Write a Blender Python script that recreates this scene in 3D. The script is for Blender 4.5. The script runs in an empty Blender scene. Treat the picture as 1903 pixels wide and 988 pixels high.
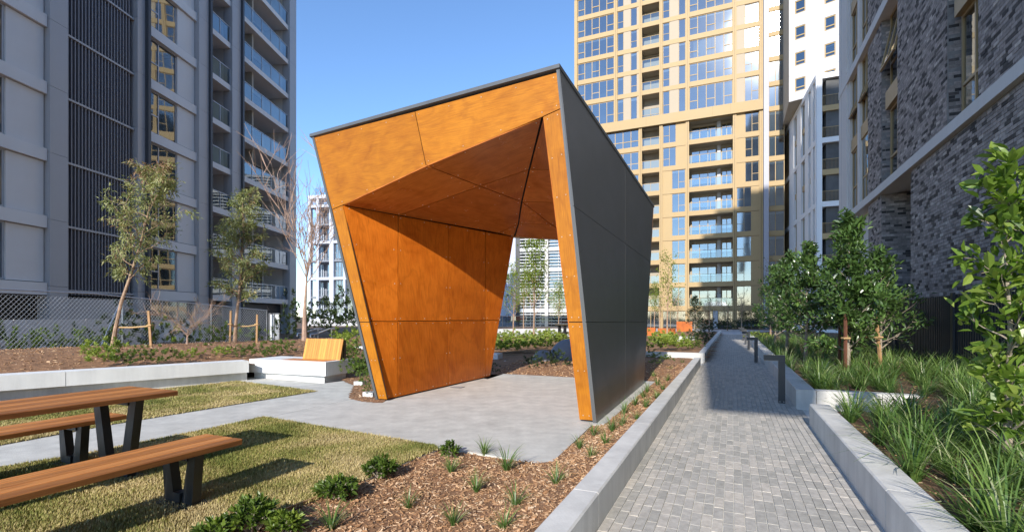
import bpy, bmesh, math, random
import numpy as np
from mathutils import Vector, Matrix, noise
rnd = random.Random(7)
C = bpy.context.scene.collection
SC = bpy.context.scene
R = math.radians

# ---------------------------------------------------------------- camera, sky, sun, exposure
EYE = 1.45                                   # camera height above the paving
FPX, CX, HZ = 930.0, 951.5, 588.0            # focal length, centre and horizon as measured on the 1903 px photo
cam = bpy.data.cameras.new('camera'); cam_o = bpy.data.objects.new('camera', cam); C.objects.link(cam_o)
cam.sensor_width = 36.0; cam.lens = 36.0 * FPX / 1903.0
cam.shift_y = (HZ - 494.0) / 1903.0
cam.clip_start = 0.05; cam.clip_end = 3000
cam_o.location = (0, 0, EYE); cam_o.rotation_euler = (R(90), 0, 0)
SC.camera = cam_o

SUN_HEAD, SUN_EL = 20.5, 27.0                # light travels 20.5 degrees right of the view axis
world = bpy.data.worlds.new('World'); SC.world = world; world.use_nodes = True
wn = world.node_tree.nodes; wl = world.node_tree.links
sky = wn.new('ShaderNodeTexSky'); sky.sky_type = 'NISHITA'; sky.sun_disc = False
sky.sun_elevation = R(SUN_EL); sky.sun_rotation = R(180 + SUN_HEAD)
sky.altitude = 50; sky.air_density = 1.0; sky.dust_density = 0.1; sky.ozone_density = 5.5
bg = wn['Background']; bg.inputs[1].default_value = 0.15
wl.new(sky.outputs[0], bg.inputs[0])
sl = bpy.data.lights.new('sun', 'SUN'); sl.energy = 3.35; sl.angle = R(0.53); sl.color = (1.0, 0.945, 0.865)
so = bpy.data.objects.new('sun', sl); C.objects.link(so)
sdir = Vector((math.sin(R(SUN_HEAD)) * math.cos(R(SUN_EL)), math.cos(R(SUN_HEAD)) * math.cos(R(SUN_EL)), -math.sin(R(SUN_EL))))
so.rotation_euler = sdir.to_track_quat('-Z', 'Y').to_euler(); so.location = (-20, -60, 60)
vs = SC.view_settings; vs.view_transform = 'Standard'; vs.look = 'None'; vs.exposure = 0.86; vs.gamma = 1.0; vs.use_curve_mapping = False
SC.cycles.max_bounces = 8; SC.cycles.transparent_max_bounces = 16; SC.cycles.use_denoising = True
SC.cycles.sample_clamp_indirect = 6.0

# ---------------------------------------------------------------- measuring helpers
UD = Vector((0.402, 0.9156, 0)); VD = Vector((0.9156, -0.402, 0))     # along the brick path, and to its right
def uv(u, v, z=0.0): return UD * u + VD * v + Vector((0, 0, z))
def to_uv(p): return p[0] * UD.x + p[1] * UD.y, p[0] * VD.x + p[1] * VD.y
def gp(px, py, z=0.0):
    Y = (EYE - z) * FPX / (py - HZ); return Vector(((px - CX) / FPX * Y, Y, z))
def at(px, py, Y): return Vector(((px - CX) / FPX * Y, Y, EYE - (py - HZ) / FPX * Y))
def onplane(px, py, P, n):
    d = Vector(((px - CX) / FPX, 1.0, (HZ - py) / FPX)); o = Vector((0, 0, EYE))
    return o + d * ((P - o).dot(n) / d.dot(n))
def hit(px, A, B):                              # parameter along A->B (plan) where the view ray of column px crosses it
    k = (px - CX) / FPX; dx, dy = B[0] - A[0], B[1] - A[1]
    return (k * A[1] - A[0]) / (dx - k * dy)

# ---------------------------------------------------------------- object helpers
def empty(name, label, cat, loc=(0, 0, 0), rz=0.0, group=None, kind=None):
    o = bpy.data.objects.new(name, None); C.objects.link(o); o.location = loc; o.rotation_euler = (0, 0, rz)
    o.empty_display_size = 0.2
    return tag(o, label, cat, group, kind)
def tag(o, label=None, cat=None, group=None, kind=None):
    if label: o['label'] = label
    if cat: o['category'] = cat
    if group: o['group'] = group
    if kind: o['kind'] = kind
    return o
def link(name, me, parent=None, loc=None, rot=None):
    o = bpy.data.objects.new(name, me); C.objects.link(o)
    if parent is not None: o.parent = parent
    if loc is not None: o.location = loc
    if rot is not None: o.rotation_euler = rot
    return o

class MB:
    """collects faces, builds ONE mesh"""
    def __init__(s): s.v = []; s.f = []; s.uv = []; s.tone = []; s.m = []; s.smooth = []
    def face(s, pts, uvs=None, tone=0.5, mi=0, smooth=False):
        b = len(s.v); s.v += [tuple(p) for p in pts]; s.f.append(tuple(range(b, b + len(pts))))
        s.uv += list(uvs) if uvs else [(p[0] + p[1], p[2]) for p in pts]
        s.tone += [tone] * len(pts); s.m.append(mi); s.smooth.append(smooth)
    def box(s, x0, x1, y0, y1, z0, z1, tone=0.5, skip='', mi=0):
        a = [Vector((x, y, z)) for z in (z0, z1) for y in (y0, y1) for x in (x0, x1)]
        for k, q in (('f', (0, 1, 5, 4)), ('r', (1, 3, 7, 5)), ('k', (3, 2, 6, 7)), ('l', (2, 0, 4, 6)), ('t', (4, 5, 7, 6)), ('b', (2, 3, 1, 0))):
            if k in skip: continue
            p = [a[i] for i in q]
            if k in 'fk': u = [(c.x, c.z) for c in p]
            elif k in 'rl': u = [(c.y, c.z) for c in p]
            else: u = [(c.x, c.y) for c in p]
            s.face(p, u, tone, mi)
        return s
    def obox(s, o, ax, ay, az, lx, ly, lz, tone=0.5):      # box from corner o along three axes
        ax, ay, az = Vector(ax).normalized() * lx, Vector(ay).normalized() * ly, Vector(az).normalized() * lz
        o = Vector(o); a = [o + ax * i + ay * j + az * k for k in (0, 1) for j in (0, 1) for i in (0, 1)]
        flip = ax.cross(ay).dot(az) < 0
        for q, (la, lb) in (((0, 1, 5, 4), (lx, lz)), ((1, 3, 7, 5), (ly, lz)), ((3, 2, 6, 7), (lx, lz)), ((2, 0, 4, 6), (ly, lz)), ((4, 5, 7, 6), (lx, ly)), ((2, 3, 1, 0), (lx, ly))):
            p = [a[i] for i in q]; u = [(0, 0), (la, 0), (la, lb), (0, lb)]
            if flip: p.reverse(); u.reverse()
            s.face(p, u, tone)
        return s
    def prism(s, poly, ext, tone=0.5, smooth=False):        # polygon (3D points) extruded along ext
        e = Vector(ext); n = len(poly); P = [Vector(p) for p in poly]; Q = [p + e for p in P]
        nn = Vector((0, 0, 0))
        for i in range(n): nn += P[i].cross(P[(i + 1) % n])
        flip = nn.dot(e) > 0
        ua = max(((P[(i + 1) % n] - P[i]) for i in range(n)), key=lambda d: d.length).normalized(); nn.normalize(); va = nn.cross(ua)
        u = [(p.dot(ua), p.dot(va)) for p in P]
        A, ua_ = (list(reversed(P)), list(reversed(u))) if flip else (P, u)
        B, ub_ = (Q, u) if flip else (list(reversed(Q)), list(reversed(u)))
        s.face(A, ua_, tone); s.face(B, ub_, tone)
        for i in range(n):
            j = (i + 1) % n; q = [P[i], P[j], Q[j], Q[i]]; L = (P[j] - P[i]).length; uu = [(0, 0), (L, 0), (L, e.length), (0, e.length)]
            if not flip: q.reverse(); uu.reverse()
            s.face(q, uu, tone, smooth=smooth)
        return s
    def tube(s, pts, rads, sides=6, tone=0.5, cap=True):
        pts = [Vector(p) for p in pts]; rings = []; up = Vector((0.13, 0.21, 0.97)); L = 0
        if not hasattr(rads, '__len__'): rads = [rads] * len(pts)
        for i, p in enumerate(pts):
            d = (pts[min(i + 1, len(pts) - 1)] - pts[max(i - 1, 0)])
            d = d.normalized() if d.length > 1e-9 else Vector((0, 0, 1))
            a = d.cross(up)
            if a.length < 0.05: a = d.cross(Vector((1, 0, 0)))
            a.normalize(); b = d.cross(a)
            rings.append([p + (a * math.cos(2 * math.pi * k / sides) + b * math.sin(2 * math.pi * k / sides)) * rads[i] for k in range(sides)])
        for i in range(len(pts) - 1):
            l = (pts[i + 1] - pts[i]).length
            for k in range(sides):
                j = (k + 1) % sides
                s.face([rings[i][k], rings[i + 1][k], rings[i + 1][j], rings[i][j]], [(k / sides * .4, L), (k / sides * .4, L + l), ((k + 1) / sides * .4, L + l), ((k + 1) / sides * .4, L)], tone, smooth=True)
            L += l
        if cap: s.face(list(reversed(rings[-1])), None, tone); s.face(rings[0], None, tone)
        return s
    def mesh(s, name, mats, inv=None, merge=False):
        me = bpy.data.meshes.new(name)
        v = [inv @ Vector(p) for p in s.v] if inv is not None else s.v
        me.from_pydata(v, [], s.f)
        ul = me.uv_layers.new(name='UVMap'); ul.data.foreach_set('uv', np.array(s.uv, dtype=np.float32).ravel())
        at_ = me.attributes.new('tone', 'FLOAT', 'POINT'); at_.data.foreach_set('value', np.array(s.tone, dtype=np.float32))
        for m in (mats if isinstance(mats, (list, tuple)) else [mats]): me.materials.append(m)
        me.polygons.foreach_set('material_index', s.m); me.polygons.foreach_set('use_smooth', s.smooth)
        if any(s.smooth) or merge:
            bm = bmesh.new(); bm.from_mesh(me); bmesh.ops.remove_doubles(bm, verts=bm.verts, dist=1e-5); bm.to_mesh(me); bm.free(); me.set_sharp_from_angle(angle=R(34))
        me.update()
        return me
    def build(s, name, mats, parent=None, world=True, kind=None, merge=False):
        inv = None
        if parent is not None and world:
            m = Matrix.Identity(4); p = parent
            while p is not None: m = p.matrix_basis @ m; p = p.parent
            inv = m.inverted()
        o = link(name, s.mesh(name, mats, inv, merge), parent)
        if kind: o['kind'] = kind
        return o

def np_mesh(name, verts, faces, tone, mat, smooth=False, nv=3):
    me = bpy.data.meshes.new(name); verts = np.asarray(verts, dtype=np.float32); faces = np.asarray(faces, dtype=np.int32)
    me.vertices.add(len(verts)); me.vertices.foreach_set('co', verts.ravel())
    me.loops.add(faces.size); me.loops.foreach_set('vertex_index', faces.ravel())
    me.polygons.add(len(faces)); me.polygons.foreach_set('loop_start', np.arange(0, faces.size, nv, dtype=np.int32))
    me.polygons.foreach_set('loop_total', np.full(len(faces), nv, dtype=np.int32))
    me.polygons.foreach_set('use_smooth', np.full(len(faces), smooth))
    at_ = me.attributes.new('tone', 'FLOAT', 'POINT'); at_.data.foreach_set('value', np.asarray(tone, dtype=np.float32))
    me.materials.append(mat); me.update(calc_edges=True); me.validate()
    return me

# ---------------------------------------------------------------- materials
def nt(name):
    m = bpy.data.materials.new(name); m.use_nodes = True; t = m.node_tree
    return m, t, t.nodes['Principled BSDF']
def N(t, typ, **kw):
    n = t.nodes.new(typ)
    for k, v in kw.items():
        if k.startswith('i_'): n.inputs[k[2:].replace('_', ' ')].default_value = v
        elif k.startswith('p'): n.inputs[int(k[1:])].default_value = v
        else: setattr(n, k, v)
    return n
def ramp(t, stops):
    n = t.nodes.new('ShaderNodeValToRGB'); e = n.color_ramp.elements
    while len(e) < len(stops): e.new(0.5)
    for x, (p, c) in zip(e, stops): x.position = p; x.color = (*c, 1)
    return n
def mix(t, a, b, fac=0.5, mode='MIX'):
    n = t.nodes.new('ShaderNodeMix'); n.data_type = 'RGBA'; n.blend_type = mode
    for s_, i in ((fac, 0), (a, 6), (b, 7)):
        if hasattr(s_, 'links'): t.links.new(s_, n.inputs[i])
        else: n.inputs[i].default_value = s_ if i == 0 else (*s_, 1)
    return n.outputs[2]
def mat(name, col, rough=0.6, metal=0.0, var=0.12, scale=3.0, bump=0.0, bscale=40.0, spec=0.5, coat=0.0, coords='Object', tone=0.0, stain=0.0):
    """one base colour with blotchy wear, fine relief and an optional per-piece tone"""
    m, t, p = nt(name); p.inputs['Roughness'].default_value = rough; p.inputs['Metallic'].default_value = metal
    p.inputs['Specular IOR Level'].default_value = spec; p.inputs['Coat Weight'].default_value = coat; p.inputs['Coat Roughness'].default_value = 0.15
    tc = N(t, 'ShaderNodeTexCoord'); L = t.links.new
    n1 = N(t, 'ShaderNodeTexNoise', i_Scale=scale, i_Detail=6.0, i_Roughness=0.6); L(tc.outputs[coords], n1.inputs['Vector'])
    lo = tuple(max(0, c * (1 - var)) for c in col); hi = tuple(min(1, c * (1 + var)) for c in col)
    r = ramp(t, [(0.3, lo), (0.7, hi)]); L(n1.outputs[0], r.inputs[0]); c = r.outputs[0]
    if tone:
        a = N(t, 'ShaderNodeAttribute', attribute_name='tone')
        r2 = ramp(t, [(0, (1 - tone,) * 3), (1, (1 + tone,) * 3)]); L(a.outputs['Fac'], r2.inputs[0]); c = mix(t, c, r2.outputs[0], 1.0, 'MULTIPLY')
    if stain:
        mp = N(t, 'ShaderNodeMapping'); mp.inputs['Scale'].default_value = (2.5, 2.5, 0.25); L(tc.outputs[coords], mp.inputs[0])
        n3 = N(t, 'ShaderNodeTexNoise', i_Scale=2.0, i_Detail=8.0, i_Roughness=0.7); L(mp.outputs[0], n3.inputs['Vector'])
        r3 = ramp(t, [(0.35, (1 - stain,) * 3), (0.6, (1, 1, 1))]); L(n3.outputs[0], r3.inputs[0]); c = mix(t, c, r3.outputs[0], 1.0, 'MULTIPLY')
    L(c, p.inputs['Base Color'])
    if bump:
        n2 = N(t, 'ShaderNodeTexNoise', i_Scale=bscale, i_Detail=4.0); L(tc.outputs[coords], n2.inputs['Vector'])
        b = N(t, 'ShaderNodeBump', i_Strength=bump, i_Distance=0.02); L(n2.outputs[0], b.inputs['Height']); L(b.outputs[0], p.inputs['Normal'])
    r3 = N(t, 'ShaderNodeMapRange', p1=0.3, p2=0.7, p3=max(0.02, rough - 0.07), p4=min(1, rough + 0.07)); L(n1.outputs[0], r3.inputs[0]); L(r3.outputs[0], p.inputs['Roughness'])
    return m
def ply_mat(name, dark, mid, light, rough=0.32):
    """varnished rotary cut plywood: swirling figure plus fine grain, mapped on each panel's own plane"""
    m, t, p = nt(name); L = t.links.new
    u = N(t, 'ShaderNodeUVMap'); mp = N(t, 'ShaderNodeMapping'); mp.inputs['Scale'].default_value = (0.55, 1.5, 1); L(u.outputs[0], mp.inputs[0])
    n1 = N(t, 'ShaderNodeTexNoise', i_Scale=1.3, i_Detail=2.0, i_Distortion=1.2); L(mp.outputs[0], n1.inputs['Vector'])
    sc = N(t, 'ShaderNodeMath', operation='MULTIPLY', p1=34.0); L(n1.outputs[0], sc.inputs[0])
    sn = N(t, 'ShaderNodeMath', operation='SINE'); L(sc.outputs[0], sn.inputs[0])
    r1 = ramp(t, [(0.25, mid), (0.5, light), (0.75, mid)]); n0 = N(t, 'ShaderNodeTexNoise', i_Scale=1.1, i_Detail=5.0, i_Roughness=0.6, i_Distortion=0.8); L(u.outputs[0], n0.inputs['Vector']); L(n0.outputs[0], r1.inputs[0])
    r2 = ramp(t, [(0.0, (0.80, 0.76, 0.7)), (0.35, (1, 1, 1)), (1, (1.04, 1.04, 1.02))]); a1 = N(t, 'ShaderNodeMapRange', p1=-1.0, p2=1.0, p3=0.0, p4=1.0); L(sn.outputs[0], a1.inputs[0]); L(a1.outputs[0], r2.inputs[0])
    c = mix(t, r1.outputs[0], r2.outputs[0], 0.5, 'MULTIPLY')
    mp2 = N(t, 'ShaderNodeMapping'); mp2.inputs['Scale'].default_value = (1.6, 46, 1); L(u.outputs[0], mp2.inputs[0])
    n2 = N(t, 'ShaderNodeTexNoise', i_Scale=2.0, i_Detail=4.0, i_Distortion=0.6); L(mp2.outputs[0], n2.inputs['Vector'])
    r3 = ramp(t, [(0.35, (0.76, 0.71, 0.64)), (0.6, (1.05, 1.05, 1.05))]); L(n2.outputs[0], r3.inputs[0]); c = mix(t, c, r3.outputs[0], 0.8, 'MULTIPLY')
    n4 = N(t, 'ShaderNodeTexNoise', i_Scale=2.2, i_Detail=6.0, i_Roughness=0.7); L(u.outputs[0], n4.inputs['Vector'])
    r4 = ramp(t, [(0.36, dark), (0.52, (1, 1, 1))]); L(n4.outputs[0], r4.inputs[0]); c = mix(t, c, r4.outputs[0], 0.2, 'MULTIPLY')
    a = N(t, 'ShaderNodeAttribute', attribute_name='tone'); r5 = ramp(t, [(0, (0.86, 0.82, 0.78)), (1, (1.12, 1.12, 1.1))]); L(a.outputs['Fac'], r5.inputs[0]); c = mix(t, c, r5.outputs[0], 1.0, 'MULTIPLY')
    L(c, p.inputs['Base Color']); p.inputs['Roughness'].default_value = rough; p.inputs['Specular IOR Level'].default_value = 0.25
    b = N(t, 'ShaderNodeBump', i_Strength=0.05, i_Distance=0.004); L(n2.outputs[0], b.inputs['Height']); L(b.outputs[0], p.inputs['Normal'])
    mr = N(t, 'ShaderNodeMapRange', p1=0.3, p2=0.7, p3=rough - .06, p4=rough + .1); L(n4.outputs[0], mr.inputs[0]); L(mr.outputs[0], p.inputs['Roughness'])
    return m
def plank_mat(name, a, b, rough=0.45):
    m, t, p = nt(name); L = t.links.new; u = N(t, 'ShaderNodeUVMap')
    mp = N(t, 'ShaderNodeMapping'); mp.inputs['Scale'].default_value = (1.2, 26, 1); L(u.outputs[0], mp.inputs[0])
    n = N(t, 'ShaderNodeTexNoise', i_Scale=1.6, i_Detail=6.0, i_Roughness=0.65, i_Distortion=0.5); L(mp.outputs[0], n.inputs['Vector'])
    r = ramp(t, [(0.3, a), (0.72, b)]); L(n.outputs[0], r.inputs[0])
    at_ = N(t, 'ShaderNodeAttribute', attribute_name='tone'); r2 = ramp(t, [(0, (0.55, 0.5, 0.45)), (1, (1.3, 1.3, 1.25))]); L(at_.outputs['Fac'], r2.inputs[0])
    L(mix(t, r.outputs[0], r2.outputs[0], 1.0, 'MULTIPLY'), p.inputs['Base Color']); p.inputs['Roughness'].default_value = rough
    bm = N(t, 'ShaderNodeBump', i_Strength=0.15, i_Distance=0.004); L(n.outputs[0], bm.inputs['Height']); L(bm.outputs[0], p.inputs['Normal'])
    return m
def leaf_mat(name, stops, rough=0.45, trans=0.3, spec=0.4):
    m, t, p = nt(name); L = t.links.new
    a = N(t, 'ShaderNodeAttribute', attribute_name='tone'); r = ramp(t, stops); L(a.outputs['Fac'], r.inputs[0])
    L(r.outputs[0], p.inputs['Base Color']); p.inputs['Roughness'].default_value = rough; p.inputs['Specular IOR Level'].default_value = spec
    tr = N(t, 'ShaderNodeBsdfTranslucent'); L(mix(t, r.outputs[0], (1.3, 1.5, 0.5), 1.0, 'MULTIPLY'), tr.inputs[0])
    ms = N(t, 'ShaderNodeMixShader', p0=trans); L(p.outputs[0], ms.inputs[1]); L(tr.outputs[0], ms.inputs[2])
    L(ms.outputs[0], t.nodes['Material Output'].inputs[0]); return m
def glass_mat(name, tint, refl=1.0, rough=0.02, thru=1.0):
    """thin pane: fresnel mirror over a tinted see-through sheet"""
    m, t, p = nt(name); L = t.links.new; t.nodes.remove(p)
    tr = N(t, 'ShaderNodeBsdfTransparent'); tr.inputs[0].default_value = (*[c * thru for c in tint], 1)
    gl = N(t, 'ShaderNodeBsdfGlossy', i_Roughness=rough); gl.inputs[0].default_value = (0.90, 0.95, 0.98, 1)
    tc = N(t, 'ShaderNodeTexCoord'); n = N(t, 'ShaderNodeTexNoise', i_Scale=0.35, i_Detail=1.0); L(tc.outputs['Object'], n.inputs['Vector'])
    b = N(t, 'ShaderNodeBump', i_Strength=0.06, i_Distance=0.15); L(n.outputs[0], b.inputs['Height']); L(b.outputs[0], gl.inputs['Normal'])
    fr = N(t, 'ShaderNodeFresnel', i_IOR=1.5); mr = N(t, 'ShaderNodeMapRange', p1=0.0, p2=1.0, p3=refl, p4=1.0); L(fr.outputs[0], mr.inputs[0])
    ms = N(t, 'ShaderNodeMixShader'); L(mr.outputs[0], ms.inputs[0]); L(tr.outputs[0], ms.inputs[1]); L(gl.outputs[0], ms.inputs[2])
    L(ms.outputs[0], t.nodes['Material Output'].inputs[0]); return m
def tone_mat(name, stops, rough=0.8, nscale=30.0, nvar=0.25, bump=0.3, coords='Object', spec=0.3):
    """colour picked per piece (bricks, pavers, chips, blades) with blotches on top"""
    m, t, p = nt(name); L = t.links.new
    a = N(t, 'ShaderNodeAttribute', attribute_name='tone'); r = ramp(t, stops); L(a.outputs['Fac'], r.inputs[0])
    tc = N(t, 'ShaderNodeTexCoord'); n = N(t, 'ShaderNodeTexNoise', i_Scale=nscale, i_Detail=5.0, i_Roughness=0.7); 
    g = N(t, 'ShaderNodeNewGeometry'); L(g.outputs['Position'], n.inputs['Vector'])
    r2 = ramp(t, [(0.3, (1 - nvar,) * 3), (0.7, (1 + nvar,) * 3)]); L(n.outputs[0], r2.inputs[0])
    L(mix(t, r.outputs[0], r2.outputs[0], 1.0, 'MULTIPLY'), p.inputs['Base Color']); p.inputs['Roughness'].default_value = rough; p.inputs['Specular IOR Level'].default_value = spec
    if bump:
        b = N(t, 'ShaderNodeBump', i_Strength=bump, i_Distance=0.004); L(n.outputs[0], b.inputs['Height']); L(b.outputs[0], p.inputs['Normal'])
    return m

M = {}
M['ply'] = ply_mat('ply_front', (0.7, 0.56, 0.44), (0.335, 0.108, 0.004), (0.44, 0.162, 0.007), 0.4)
M['ply_wall'] = ply_mat('ply_wall', (0.5, 0.38, 0.3), (0.46, 0.108, 0.009), (0.60, 0.165, 0.016))
M['ply_ceil'] = ply_mat('ply_ceiling', (0.6, 0.45, 0.36), (0.37, 0.105, 0.018), (0.50, 0.165, 0.034), 0.20)
M['shell'] = mat('grey_shell_cladding', (0.088, 0.088, 0.086), 0.36, 0.0, 0.03, 0.8, 0.0, 6.0, spec=0.55)
M['shell_trim'] = mat('grey_trim', (0.10, 0.105, 0.11), 0.4, 0.0, 0.06)
M['black'] = mat('dark_backing', (0.012, 0.011, 0.010), 0.8)
M['screw'] = mat('steel_screw', (0.62, 0.52, 0.40), 0.35, 0.6, 0.1)
M['concrete'] = mat('pale_concrete', (0.57, 0.556, 0.505), 0.85, 0, 0.13, 2.6, 0.25, 90, stain=0.16)
M['seat_conc'] = mat('off_white_precast', (0.76, 0.755, 0.73), 0.75, 0, 0.07, 1.6, 0.08, 50, stain=0.08)
M['wall_conc'] = mat('grey_precast', (0.62, 0.60, 0.56), 0.8, 0, 0.12, 2.0, 0.12, 70, stain=0.16)
M['block'] = mat('concrete_block', (0.62, 0.61, 0.58), 0.85, 0, 0.08, 3)
M['paver'] = tone_mat('clay_paver', [(0, (0.36, 0.34, 0.30)), (0.3, (0.42, 0.395, 0.35)), (0.7, (0.465, 0.43, 0.38)), (1, (0.53, 0.48, 0.41))], 0.85, 16, 0.22, 0.35)
M['joint'] = mat('paving_sand', (0.62, 0.60, 0.55), 0.95, 0, 0.2, 8, 0.3, 90)
M['soil'] = mat('dark_soil', (0.055, 0.042, 0.03), 0.95, 0, 0.3, 3, 0.4, 30)
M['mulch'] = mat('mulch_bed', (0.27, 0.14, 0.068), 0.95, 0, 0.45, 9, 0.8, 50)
M['mulch_dark'] = mat('dark_mulch', (0.13, 0.075, 0.04), 0.95, 0, 0.4, 9, 0.8, 50)  # darker mulch brown for the ground sheet and right bed
M['chip'] = tone_mat('wood_chip', [(0, (0.12, 0.06, 0.03)), (0.35, (0.36, 0.19, 0.09)), (0.7, (0.54, 0.33, 0.18)), (1, (0.74, 0.56, 0.38))], 0.85, 60, 0.2, 0)
M['turf'] = mat('turf_base', (0.20, 0.16, 0.065), 0.95, 0, 0.35, 2.2, 0.6, 60)
M['blade'] = tone_mat('lawn_blade', [(0, (0.11, 0.135, 0.025)), (0.35, (0.22, 0.225, 0.05)), (0.6, (0.40, 0.33, 0.12)), (1, (0.60, 0.47, 0.24))], 0.7, 1.6, 0.22, 0)
M['timber'] = plank_mat('oiled_timber', (0.33, 0.115, 0.03), (0.66, 0.28, 0.085), 0.42)
M['timber_y'] = plank_mat('golden_timber', (0.50, 0.20, 0.035), (0.68, 0.33, 0.07), 0.42)
M['joint_d'] = mat('joint_sealant', (0.25, 0.245, 0.235), 0.9)
M['steel_blk'] = mat('charcoal_steel', (0.022, 0.022, 0.024), 0.42, 0.0, 0.3, 8, 0.05, 90, spec=0.6)
M['bollard'] = mat('bollard_paint', (0.035, 0.037, 0.042), 0.4, 0.0, 0.1)
M['bark'] = mat('pale_bark', (0.36, 0.24, 0.16), 0.9, 0, 0.35, 9, 0.4, 40)
M['bark_g'] = mat('grey_bark', (0.30, 0.25, 0.19), 0.9, 0, 0.3, 9, 0.4, 40)
M['twig'] = mat('bare_twig', (0.40, 0.27, 0.20), 0.85, 0, 0.25, 9)
M['stake'] = mat('hardwood_stake', (0.40, 0.235, 0.11), 0.8, 0, 0.3, 6, 0.2, 40)
M['stake_r'] = mat('red_hardwood_stake', (0.14, 0.055, 0.03), 0.8, 0, 0.3, 6, 0.2, 40)
M['hessian'] = mat('hessian_tie', (0.46, 0.30, 0.14), 0.95, 0, 0.2, 30)
M['galv'] = mat('galvanised_steel', (0.52, 0.54, 0.56), 0.35, 0.7, 0.1)
M['sage'] = leaf_mat('eucalypt_leaf', [(0, (0.06, 0.078, 0.026)), (0.45, (0.19, 0.22, 0.08)), (0.8, (0.43, 0.43, 0.20)), (1, (0.34, 0.20, 0.13))], 0.5, 0.22)
M['magn'] = leaf_mat('glossy_leaf', [(0, (0.035, 0.07, 0.02)), (0.5, (0.09, 0.165, 0.04)), (0.85, (0.18, 0.28, 0.065)), (1, (0.32, 0.42, 0.10))], 0.3, 0.18, 0.7)
M['lime'] = leaf_mat('young_leaf', [(0, (0.10, 0.15, 0.02)), (0.5, (0.20, 0.27, 0.035)), (1, (0.36, 0.42, 0.07))], 0.45, 0.4)
M['near'] = leaf_mat('near_leaf', [(0, (0.05, 0.10, 0.02)), (0.5, (0.15, 0.24, 0.035)), (1, (0.36, 0.42, 0.10))], 0.35, 0.35, 0.5)
M['shrub'] = leaf_mat('shrub_leaf', [(0, (0.035, 0.065, 0.012)), (0.5, (0.095, 0.15, 0.025)), (1, (0.24, 0.31, 0.05))], 0.4, 0.25)
M['shrub_b'] = leaf_mat('bright_shrub_leaf', [(0, (0.10, 0.14, 0.02)), (0.5, (0.22, 0.29, 0.045)), (1, (0.42, 0.47, 0.11))], 0.45, 0.3)
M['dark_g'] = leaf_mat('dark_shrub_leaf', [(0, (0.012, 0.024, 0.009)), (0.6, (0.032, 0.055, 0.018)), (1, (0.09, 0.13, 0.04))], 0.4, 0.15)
M['strap'] = leaf_mat('strappy_leaf', [(0, (0.032, 0.075, 0.02)), (0.5, (0.10, 0.18, 0.04)), (0.85, (0.21, 0.30, 0.075)), (1, (0.48, 0.50, 0.28))], 0.38, 0.25, 0.5)
M['gold'] = mat('gold_anodised_panel', (0.445, 0.318, 0.160), 0.55, 0.0, 0.05, 0.4, spec=0.25)
M['cream'] = mat('cream_infill_panel', (0.42, 0.345, 0.25), 0.55, 0.0, 0.04, 0.4, spec=0.25)
M['wing'] = mat('brightened_wing_render', (0.78, 0.77, 0.76), 0.7, 0, 0.03, 0.5)  # lighter copy of the white render; grazing sunlight made up in the colour
M['gold_d'] = mat('gold_joint', (0.17, 0.10, 0.035), 0.5, 0.1)
M['white'] = mat('white_render', (0.55, 0.545, 0.56), 0.7, 0, 0.03, 0.5)
M['stone'] = mat('pale_grey_precast', (0.62, 0.595, 0.57), 0.75, 0, 0.05, 0.8, stain=0.05)
M['bronze'] = mat('bronze_frame', (0.34, 0.235, 0.11), 0.45, 0.2, 0.05)
M['bronze_d'] = mat('dark_bronze', (0.10, 0.075, 0.045), 0.45, 0.2, 0.05)
M['char'] = mat('charcoal_cladding', (0.40, 0.395, 0.41), 0.45, 0.1, 0.05, 0.4)
M['char_d'] = mat('dark_charcoal', (0.05, 0.053, 0.062), 0.45, 0.1, 0.05)
M['greige'] = mat('warm_grey_panel', (0.72, 0.69, 0.67), 0.6, 0, 0.05, 0.5)
M['rail'] = mat('aluminium_rail', (0.42, 0.43, 0.46), 0.35, 0.3, 0.05)
M['soffit'] = mat('beige_soffit', (0.40, 0.35, 0.28), 0.8, 0, 0.05)
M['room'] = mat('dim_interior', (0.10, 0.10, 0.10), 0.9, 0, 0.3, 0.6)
M['blind'] = mat('roller_blind', (0.75, 0.75, 0.73), 0.9, 0, 0.03)
M['curtain'] = mat('grey_curtain', (0.34, 0.35, 0.34), 0.9, 0, 0.15, 4)
M['fin'] = mat('dark_fin', (0.21, 0.21, 0.235), 0.5, 0.1, 0.05)
M['white_fin'] = mat('white_fin', (0.42, 0.42, 0.47), 0.6, 0, 0.03)
M['bluewall'] = mat('pale_blue_render', (0.50, 0.54, 0.62), 0.7, 0, 0.05, 0.5)
M['bluegrey'] = mat('blue_grey_render', (0.22, 0.24, 0.28), 0.7, 0, 0.05, 0.5)
M['louvre'] = mat('pale_louvre', (0.55, 0.57, 0.58), 0.5, 0.1, 0.05)
M['brick'] = tone_mat('charcoal_brick', [(0, (0.030, 0.028, 0.029)), (0.2, (0.075, 0.067, 0.064)), (0.5, (0.25, 0.22, 0.205)), (0.85, (0.345, 0.30, 0.28)), (1, (0.50, 0.44, 0.40))], 0.75, 9, 0.35, 0.5)
M['mortar'] = mat('brick_mortar', (0.22, 0.21, 0.205), 0.95, 0, 0.2, 6)
M['fence_blk'] = mat('black_batten', (0.022, 0.024, 0.028), 0.5, 0, 0.1)
M['corten'] = mat('rusted_steel', (0.50, 0.135, 0.030), 0.85, 0, 0.3, 2.5, 0.2, 40)
M['dome'] = mat('grey_dome', (0.20, 0.20, 0.22), 0.7, 0, 0.05)
M['pale_pave'] = mat('far_paving', (0.42, 0.42, 0.42), 0.85, 0, 0.1, 0.8)
M['glass'] = glass_mat('window_glass', (0.34, 0.40, 0.44), 0.28, 0.05)
M['glass_b'] = glass_mat('balustrade_glass', (0.55, 0.68, 0.72), 0.16)
M['glass_d'] = glass_mat('dark_window_glass', (0.24, 0.29, 0.33), 0.20)
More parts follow.
